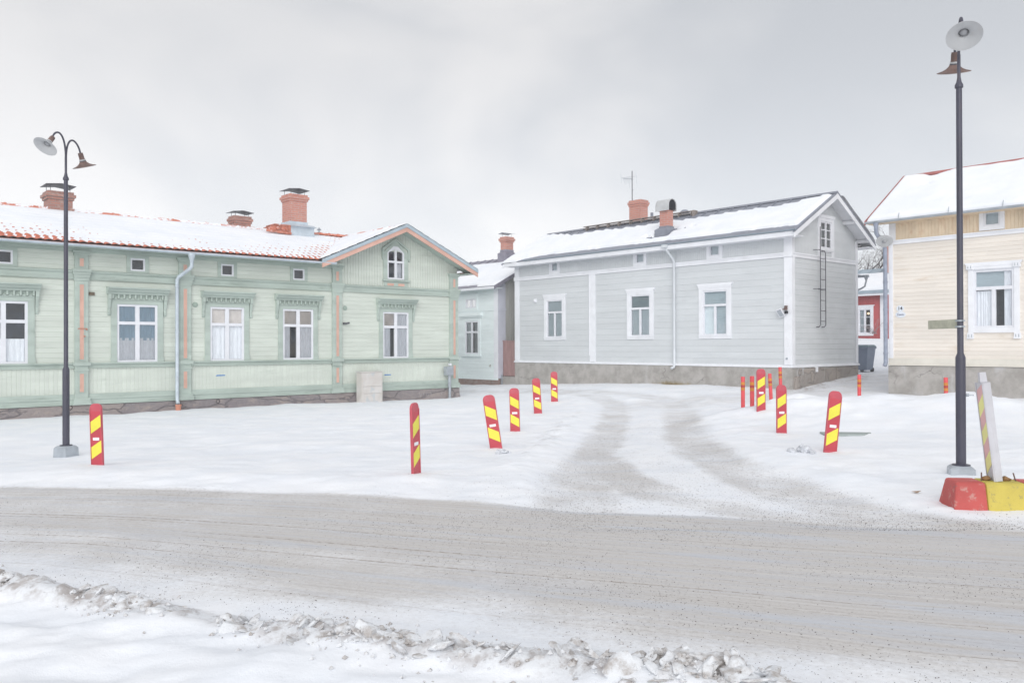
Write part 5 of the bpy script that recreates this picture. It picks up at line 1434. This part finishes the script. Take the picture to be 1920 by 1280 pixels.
k = MB(); k.box(-.03, -.01, .055, .09, .98, 1.02); k.tube([(0, .06, 1.0), (.0, .14, 1.0)], .007, 6); k.build('steel_hook', M_galv, LR_)
SG = thing('street_sign', 'weathered blank back of a small sign clamped to the right street lamp', 'sign', (5.35, 9.80, .02 + 1.82), math.atan2(.90, -.10))
k = MB(); k.box(.055, .62, -.006, .006, -.055, .055); k.build('sign_plate', M_olive, SG, bevel=.004)
for zc in (-.035, .035):
    k = MB(); k.lathe([(.034, -.010), (.046, -.010), (.046, .010), (.034, .010)], Matrix.Translation((0, 0, zc)), 16); k.box(-.075, -.045, -.012, .012, zc - .008, zc + .008); k.box(.045, .075, -.015, .015, zc - .008, zc + .008); k.build('clamp', M_galv, SG)

# ================================================================ marker plates
def marker_plate(x, y, label, lean=0, yaw=0, flip=False, h=.86, tip=0):
    zb = gz(x, y)
    T = thing('marker_plate', label, 'marker plate', (x, y, zb), 0, 'striped marker plates along the side street')
    T.rotation_euler = (R(tip), R(lean), R(yaw))
    w, t = .098, .014
    rr = .075
    out = [(-w, -.35), (w, -.35), (w, h - rr)] + [(w - rr + rr * math.cos(a), h - rr + rr * math.sin(a)) for a in [math.pi / 2 * i / 6 for i in range(1, 7)]] + \
          [(-w + rr + rr * math.cos(a), h - rr + rr * math.sin(a)) for a in [math.pi / 2 + math.pi / 2 * i / 6 for i in range(0, 6)]] + [(-w, h - rr)]
    k = MB(); k.prism(out, 'y', -t, t); k.box(-w, -w + .012, -t - .008, -t, -.35, h - rr); k.box(w - .012, w, -t - .008, -t, -.35, h - rr)
    k.build('plate_body', M_plate, T, bevel=.003)
    f = -1 if flip else 1
    W = w - .014
    k = MB(); k.prism([(-W, .02), (W, .02), (W, h - .115), (-W, h - .10)], 'y', -t - .0016, -t + .001); k.build('reflector_film', M_film, T)
    for (zl0, zl1, zr0, zr1) in ((h - .42, h - .254, h - .323, h - .157), (h - .776, h - .61, h - .679, h - .513)):
        k = MB(); poly = [(-W * f, zl0), (W * f, zr0), (W * f, zr1), (-W * f, zl1)]
        k.prism(poly, 'y', -t - .0036, -t - .0010); k.build('yellow_stripe', M_stripe, T)
    k = MB(); k.box(-.052, .052, -t - .005, -t - .002, h - .515, h - .475); k.build('white_sticker', M_sticker, T)
    return T
marker_plate(-5.81, 11.52, 'striped marker plate beside the lamp in front of the green house', -2.2, -15, h=.86)
marker_plate(-1.17, 9.96, 'striped marker plate at the main road edge turned nearly edge-on', -3.0, 70, h=.86)
marker_plate(-.26, 13.24, 'leaning striped marker plate, nearest in the row left of the side street', -8.5, -3, True)
marker_plate(.06, 16.35, 'upright striped marker plate, second in the row left of the side street', -1.5, -4, True)
marker_plate(.63, 20.07, 'striped marker plate, third in the row left of the side street', -3.5, 8, True)
marker_plate(1.22, 23.65, 'farthest striped marker plate of the row left of the side street', -1, -6, True)
marker_plate(4.45, 11.52, 'striped marker plate leaning right, nearest on the right of the side street', 6.5, 12)
marker_plate(4.82, 14.72, 'upright striped marker plate, second nearest on the right of the side street', 0, 14)
marker_plate(5.14, 16.98, 'striped marker plate touching a coral post right of the side street', 0, 14)

# ================================================================ plastic posts
def coral_post(x, y, label, h=.78, r=.046, lean=0, bury=0, tip=0):
    zb = gz(x, y) - bury
    T = thing('road_post', label, 'post', (x, y, zb), 0, 'coral plastic posts with orange bands')
    T.rotation_euler = (R(tip), R(lean), R(random.uniform(0, 90)))
    k = MB(); k.lathe([(r, -.3), (r, h - .02), (r * .92, h), (0, h + .002)], None, 18); k.build('post_body', M_postred, T, smooth=True, angle=30)
    for za, zb_, m in ((h - .19, h - .125, M_orange), (h - .25, h - .19, M_postdark), (h - .315, h - .25, M_orange)):
        k = MB(); k.lathe([(r + .001, za), (r + .002, za), (r + .002, zb_), (r + .001, zb_)], None, 18); k.build('reflective_band', m, T, smooth=True, angle=30)
    return T
coral_post(5.39, 19.19, 'coral post with two orange bands standing alone beside the side street', .78)
coral_post(5.17, 17.7, 'coral post half hidden behind a striped marker plate', .80, lean=-1)
coral_post(6.71, 21.28, 'leaning coral post between two striped marker plates', .78, lean=-3)
coral_post(7.62, 23.3, 'coral post in front of the grey house corner', .78, lean=-1.5)
coral_post(9.0, 21.3, 'coral post half buried behind the snow bank by the driveway', .62, bury=0)
coral_post(10.25, 19.4, 'coral post in front of the cream yellow house foundation', .62, lean=-1)

# ================================================================ concrete barrier with leaning marker board
bx, by = 4.50, 8.24
BR = thing('concrete_barrier', 'low concrete barrier painted in red and yellow blocks at the right edge', 'barrier', (bx, by, -.08), R(-9))
def barseg(x0, x1, m, name, endcap=False):
    k = MB()
    y0b, y1b, y0t, y1t, H_ = -.24, .24, -.17, .17, .32
    k.prism([(y0b, -.2), (y1b, -.2), (y1b, .04), (y1t, H_ - .02), (y1t - .02, H_), (y0t + .02, H_), (y0t, H_ - .02), (y0b, .04)], 'x', x0, x1)
    if endcap:
        for i, v in enumerate(k.v):
            if abs(v[0] - x0) < 1e-6: k.v[i] = (x0 + max(0, v[2]) * .18, v[1] * .93, v[2])
    k.build(name, m, BR, bevel=.022)
barseg(-.16, .165, M_barred, 'red_block', True); barseg(.165, .53, M_baryel, 'yellow_block'); barseg(.53, 1.0, M_barred, 'red_block'); barseg(1.0, 1.4, M_baryel, 'yellow_block')
for xx, tl in ((.18, .0), (.50, -.35)):
    k = MB(); k.tube([(xx, -.02, .30), (xx + tl * .08, -.02, .40)], .007, 8); k.build('rebar_stub', M_rust, BR)
BM = BR.matrix_basis
MK = thing('marker_board', 'white marker board with faded stripes leaning in the yellow barrier block', 'marker board', BM @ Vector((.315, .0, .32)), R(80))
MK.rotation_euler = (Matrix.Rotation(R(-6), 3, Vector((.49, .87, 0))) @ Matrix.Rotation(R(-101), 3, 'Z')).to_euler()
k = MB(); hh = .98
k.box(-.10, .10, -.036, .036, .0, hh); k.frustum((-.03, .03, -.034, .034), (-.028, .028, -.030, .030), hh, hh + .10); k.box(-.10, -.085, -.045, -.036, .0, hh); k.box(.085, .10, -.045, -.036, 0, hh)
k.build('board_body', M_marker, MK, bevel=.006)
z_ = .06; i = 0
while z_ < hh - .1:
    k = MB(); k.prism([(-.083, z_), (.083, z_ + .12), (.083, min(z_ + .26, hh - .01)), (-.083, min(z_ + .14, hh - .01))], 'y', -.0385, -.035); k.build('faded_stripe', M_markyel if i % 2 == 0 else M_markred, MK); z_ += .14; i += 1
for xx in (-.09, .10):
    o = thing('wedge_stone', ('brown stone wedged left of the marker board foot' if xx < 0 else 'brown stone wedged right of the marker board foot'), 'stone', BM @ Vector((.315 + xx, -.02, .34)), 0)
    me = lump_mesh(300 + int(xx * 100), False); me.materials.clear(); me.materials.append(paint('ochre_stone', C(160, 124, 84, .75), .85, .2, None, 0, 20))
    q = bpy.data.objects.new('stone_body', me); link(q, o); q.scale = (.05, .04, .034)

# ================================================================ cabinet and meter post at the green wall
UC = thing('utility_cabinet', 'off white utility cabinet with faded scribbles against the green house', 'cabinet', GH.matrix_basis @ Vector((-4.38, -.55, 0)), ANG)
k = MB(); k.box(0, .80, 0, .34, -.5, .72); k.build('cabinet_body', M_cab, UC, bevel=.008)
k = MB(); k.box(-.02, .82, -.02, .36, .72, .745); k.build('lid', M_cab, UC)
for za, zb in ((.26, .705), (.03, .25), (-.3, .02)):
    k = MB(); k.box(.03, .77, -.014, -.002, za, zb); k.build('door_panel', M_cab, UC, bevel=.004)
MP = thing('meter_post', 'grey electric meter box on a steel pipe at the green house corner', 'meter box', GH.matrix_basis @ Vector((-.52, -.17, 0)), ANG)
k = MB(); k.box(-.17, .13, -.12, .08, .53, .84); k.build('meter_box', M_galv, MP, bevel=.01)
k = MB(); k.tube([(.03, -.02, -.6), (.03, -.02, .54)], .05, 12); k.tube([(-.03, -.02, .1), (-.03, -.02, .54)], .015, 8); k.build('steel_pipe', M_galv, MP, smooth=True)
k = MB(); k.box(.02, .10, -.05, .05, .86, .95); k.build('junction_box', M_white, MP)

# ================================================================ wheelie bin behind the grey house
WB = thing('wheelie_bin', 'grey wheelie bin behind the far corner of the grey house', 'wheelie bin', (12.86, 30.0, gz(12.86, 30.0)), R(35))
k = MB(); k.frustum((-.20, .20, -.22, .22), (-.27, .27, -.30, .30), .08, .90); k.box(-.29, .29, -.32, .32, .86, .92); k.build('bin_body', M_bin, WB, bevel=.02)
k = MB(); k.frustum((-.30, .30, -.33, .33), (-.24, .24, -.26, .26), .92, 1.0); k.build('bin_lid', M_binlid, WB, bevel=.015)
k = MB(); k.tube([(.29, -.25, .90), (.36, -.25, .90), (.36, .25, .90), (.29, .25, .90)], .02, 8); k.build('handle', M_rubber, WB)
for yy in (-.2, .2):
    k = MB(); M = Matrix.Translation((.18, yy, .09)) @ Matrix.Rotation(R(90), 4, 'X'); k.lathe([(0, -.025), (.09, -.025), (.09, .025), (0, .025)], M, 18); k.build('wheel', M_rubber, WB, smooth=True)

# grey slab sticking out of the snow
SLB = thing('concrete_slab', 'flat grey slab showing through the snow behind a striped marker plate', 'slab', (5.85, 14.4, gz(5.85, 14.4)), R(-8))
k = MB(); k.prism([(-.4, -.16), (.26, -.16), (.48, .22), (-.4, .22)], 'z', -.1, .035); o = k.build('slab_body', paint('greenish_grey_slab', C(176, 186, 184, .75), .8, .06), SLB, bevel=.01)

# dirty clods on the white snow, a leaf, tuft of dry grass
def clod(x, y, label, s, seed):
    q = random.Random(seed); me = bpy.data.meshes.new('snow_clod'); bm = bmesh.new()
    for i in range(26):
        t = lump_mesh(seed * 50 + i % 5, i % 2 == 0)
        k = s * q.uniform(.18, .42); a = q.uniform(0, 6.28); d = s * abs(q.gauss(0, .45))
        t.transform(Matrix.Translation((math.cos(a) * d * 1.3, math.sin(a) * d * .8, max(0, s * .55 - d * .6) * q.random())) @ Matrix.Rotation(q.uniform(0, 6), 4, 'Z') @ Matrix.Rotation(q.gauss(0, .7), 4, 'X') @ Matrix.Scale(k, 4))
        bm.from_mesh(t); bpy.data.meshes.remove(t)
    bm.to_mesh(me); bm.free(); me.materials.append(M_clod)
    o = link(bpy.data.objects.new('snow_clod', me)); tag(o, label, 'snow clod'); o.location = (x, y, gz(x, y))
    return o
M_clod = paint('grey_snow_crust', C(208, 211, 217, .95), .8, .1, C(160, 160, 164), .6, 30)
clod(-.15, 12.5, 'grey snow clod in front of the leaning striped marker plate', .11, 4)
clod(4.05, 11.45, 'bristly grey snow clod left of the nearest right hand marker plate', .17, 5)
k = MB(); xx, yy = 4.3, 8.75; zz = gz(xx, yy) + .01
k.add([(xx - .06, yy, zz + .01), (xx, yy - .025, zz), (xx + .06, yy + .01, zz + .015), (xx, yy + .03, zz + .006)], [(0, 1, 2, 3)]); tag(k.build('dead_leaf', M_leaf), 'brown dead leaf lying on the snow left of the barrier', 'leaf')
k = MB()
gp = GR.matrix_basis
for i in range(260):
    u = random.gauss(-4.35, .30); v = -.06 - abs(random.gauss(0, .05)); b = gp @ Vector((u, v, 0)); zz = gz(b.x, b.y)
    dx, dy, hh_ = random.gauss(0, .08), random.gauss(0, .05), random.uniform(.04, .16)
    k.add([(b.x - .005, b.y, zz - .02), (b.x + .005, b.y, zz - .02), (b.x + dx, b.y + dy, zz + hh_)], [(0, 1, 2)])
tag(k.build('dry_grass', M_grass, weld=False, recalc=False), 'dry grass tuft under the grey house downpipe', 'grass', kind='stuff')

# ================================================================ bare tree beyond the gap and twigs by the red house
def bare_tree(name, label, loc, h, seed, levels=5, spread=.55, r0=.22):
    T = thing(name, label, 'tree', loc)
    rr = random.Random(seed)
    trunk, crown = MB(), MB()
    def grow(p, d, L, r, lv, mb):
        pts = [p]; q = p.copy(); dd = d.copy(); n = 4
        for i in range(n):
            dd = (dd + Vector((rr.gauss(0, .16), rr.gauss(0, .16), rr.gauss(.03, .10)))).normalized()
            q = q + dd * (L / n); pts.append(q.copy())
        r1 = r * .62
        mb.tube(pts, [r + (r1 - r) * i / n for i in range(n + 1)], 6 if lv < 2 else 4, cap=False)
        if lv >= levels: return
        nb = 3 if lv else 5
        for b in range(nb + (rr.random() < .5)):
            t = rr.uniform(.35, 1.0) if b else 1.0
            k0 = min(int(t * n), n - 1)
            s = pts[k0] + (pts[k0 + 1] - pts[k0]) * (t * n - k0)
            nd = (dd + Vector((rr.gauss(0, spread), rr.gauss(0, spread), rr.gauss(.05, spread * .7)))).normalized()
            grow(s, nd, L * rr.uniform(.55, .8), r1 * (1 - .25 * (1 - t)) * rr.uniform(.6, .85), lv + 1, crown)
    grow(Vector((0, 0, -.5)), Vector((0, 0, 1)), h * .36, r0, 0, trunk)
    trunk.build('trunk', M_bark, T, smooth=True, weld=False); crown.build('branches', M_bark, T, smooth=True, weld=False)
    return T
bare_tree('bare_tree', 'bare leafless tree behind the red house roof', (23.2, 52, 1.6), 9.2, 5, 6, .6, .36)
SB = thing('bare_shrub', 'thin bare twigs in front of the red house wall', 'shrub', (0, 0, 0))
k = MB(); bs = GR.matrix_basis @ Vector((-5.3, 17.2, 0))
for i in range(11):
    a = random.uniform(-.5, 2.6); L_ = random.uniform(.5, 1.1)
    p0 = Vector((bs.x + random.uniform(-.1, .2), bs.y, 2.1)); p1 = p0 + Vector((-math.cos(a) * L_ * .9, random.uniform(-.2, .2), abs(math.sin(a)) * L_ * .7 + .1)); pm = (p0 + p1) / 2 + Vector((0, 0, .08))
    k.tube([p0, pm, p1], [.012, .009, .006], 4)
k.build('twigs', paint('pale_twig', C(170, 158, 160, .8), .8, .1), SB)

# ================================================================ haze volume added to lift the dark tones
n = NT('added_haze'); n.t.nodes.remove(n.b)
pv = n.n('ShaderNodeVolumePrincipled'); pv.inputs['Color'].default_value = (.93, .95, .97, 1); pv.inputs['Density'].default_value = .0017
n.l(pv.outputs[0], n.out.inputs['Volume'])
mb = MB(); mb.box(-170, 170, -80, 290, -8, 20)
tag(mb.build('haze', n.mat), 'thin haze volume added over the street to lift the dark tones', 'haze', kind='stuff')

# ================================================================ sky, sun, camera
w = bpy.data.worlds.new('World'); sc.world = w; w.use_nodes = True
nt = w.node_tree; nt.nodes.clear()
SUN_EL, SUN_AZ = R(25), math.atan2(-.04, -1)     # azimuth measured from +Y towards +X : straight behind the camera
sky = nt.nodes.new('ShaderNodeTexSky'); sky.sky_type = 'NISHITA'; sky.sun_disc = False; sky.sun_elevation = SUN_EL; sky.sun_rotation = SUN_AZ
tc = nt.nodes.new('ShaderNodeTexCoord')
mp = nt.nodes.new('ShaderNodeMapping'); mp.inputs[3].default_value = (1, 1, 1.7); mp.inputs[1].default_value = (.35, .1, .2); nt.links.new(tc.outputs['Generated'], mp.inputs[0])
nz = nt.nodes.new('ShaderNodeTexNoise'); nz.inputs['Scale'].default_value = 1.9; nz.inputs['Detail'].default_value = 4; nz.inputs['Roughness'].default_value = .5; nz.inputs['Distortion'].default_value = .4
nt.links.new(mp.outputs[0], nz.inputs['Vector'])
sep = nt.nodes.new('ShaderNodeSeparateXYZ'); nt.links.new(tc.outputs['Generated'], sep.inputs[0])
def W_(op, a, b, clamp=False):
    m = nt.nodes.new('ShaderNodeMath'); m.operation = op; m.use_clamp = clamp
    for i, v in enumerate((a, b)):
        if hasattr(v, 'is_output'): nt.links.new(v, m.inputs[i])
        else: m.inputs[i].default_value = v
    return m.outputs[0]
def WR(v, a, b, c, d):
    m = nt.nodes.new('ShaderNodeMapRange'); m.interpolation_type = 'SMOOTHSTEP'; nt.links.new(v, m.inputs[0])
    for i, q in enumerate((a, b, c, d)): m.inputs[i + 1].default_value = q
    return m.outputs[0]
# overcast: bright low sky, greyer cloud higher up, and a bright zenith
lum = W_('ADD', WR(sep.outputs[2], .04, .38, .83, .60), WR(nz.outputs[0], .36, .64, -.08, .10))
lum = W_('ADD', lum, WR(sep.outputs[2], .42, .9, 0, .12))
cl = nt.nodes.new('ShaderNodeCombineColor')
nt.links.new(W_('MULTIPLY', lum, WR(nz.outputs[0], .36, .62, .972, 1.012)), cl.inputs[0]); nt.links.new(lum, cl.inputs[1]); nt.links.new(W_('MULTIPLY', lum, WR(nz.outputs[0], .36, .62, 1.05, 1.0)), cl.inputs[2])
mx = nt.nodes.new('ShaderNodeMix'); mx.data_type = 'RGBA'; mx.inputs[0].default_value = .93
sk = nt.nodes.new('ShaderNodeMix'); sk.data_type = 'RGBA'; sk.blend_type = 'MULTIPLY'; sk.inputs[0].default_value = 1; nt.links.new(sky.outputs[0], sk.inputs[6]); sk.inputs[7].default_value = (.1, .1, .1, 1)
nt.links.new(sk.outputs[2], mx.inputs[6]); nt.links.new(cl.outputs[0], mx.inputs[7])
bg = nt.nodes.new('ShaderNodeBackground'); nt.links.new(mx.outputs[2], bg.inputs[0]); bg.inputs[1].default_value = 1.0
wo = nt.nodes.new('ShaderNodeOutputWorld'); nt.links.new(bg.outputs[0], wo.inputs[0])

sun = bpy.data.lights.new('sun', 'SUN'); sun.energy = 1.6; sun.angle = R(45); sun.color = (1, .985, .965)
so = link(bpy.data.objects.new('sun', sun))
sd = Vector((math.cos(SUN_EL) * math.sin(SUN_AZ), math.cos(SUN_EL) * math.cos(SUN_AZ), math.sin(SUN_EL)))
so.rotation_euler = (-sd).to_track_quat('-Z', 'Y').to_euler(); so.location = sd * 60

cam = bpy.data.cameras.new('camera'); cam.sensor_width = 36; cam.lens = 1540 / 1920 * 36; cam.clip_end = 2000; cam.clip_start = .1
co = link(bpy.data.objects.new('camera', cam))
pt, ro = 7 / 1540, .0031
f = Vector((0, math.cos(pt), math.sin(pt))); r0 = Vector((1, 0, 0)); u0 = Vector((0, -math.sin(pt), math.cos(pt)))
r_ = r0 * math.cos(ro) - u0 * math.sin(ro); u_ = u0 * math.cos(ro) + r0 * math.sin(ro)
co.matrix_world = Matrix(((r_.x, u_.x, -f.x, 0), (r_.y, u_.y, -f.y, 0), (r_.z, u_.z, -f.z, 1.6), (0, 0, 0, 1)))
sc.camera = co
sc.view_settings.view_transform = 'Standard'; sc.view_settings.look = 'None'; sc.view_settings.exposure = .24; sc.view_settings.gamma = 1; sc.view_settings.use_curve_mapping = False
sc.cycles.volume_bounces = 1; sc.cycles.max_bounces = 6; sc.cycles.diffuse_bounces = 4; sc.cycles.transparent_max_bounces = 8; sc.cycles.use_denoising = True
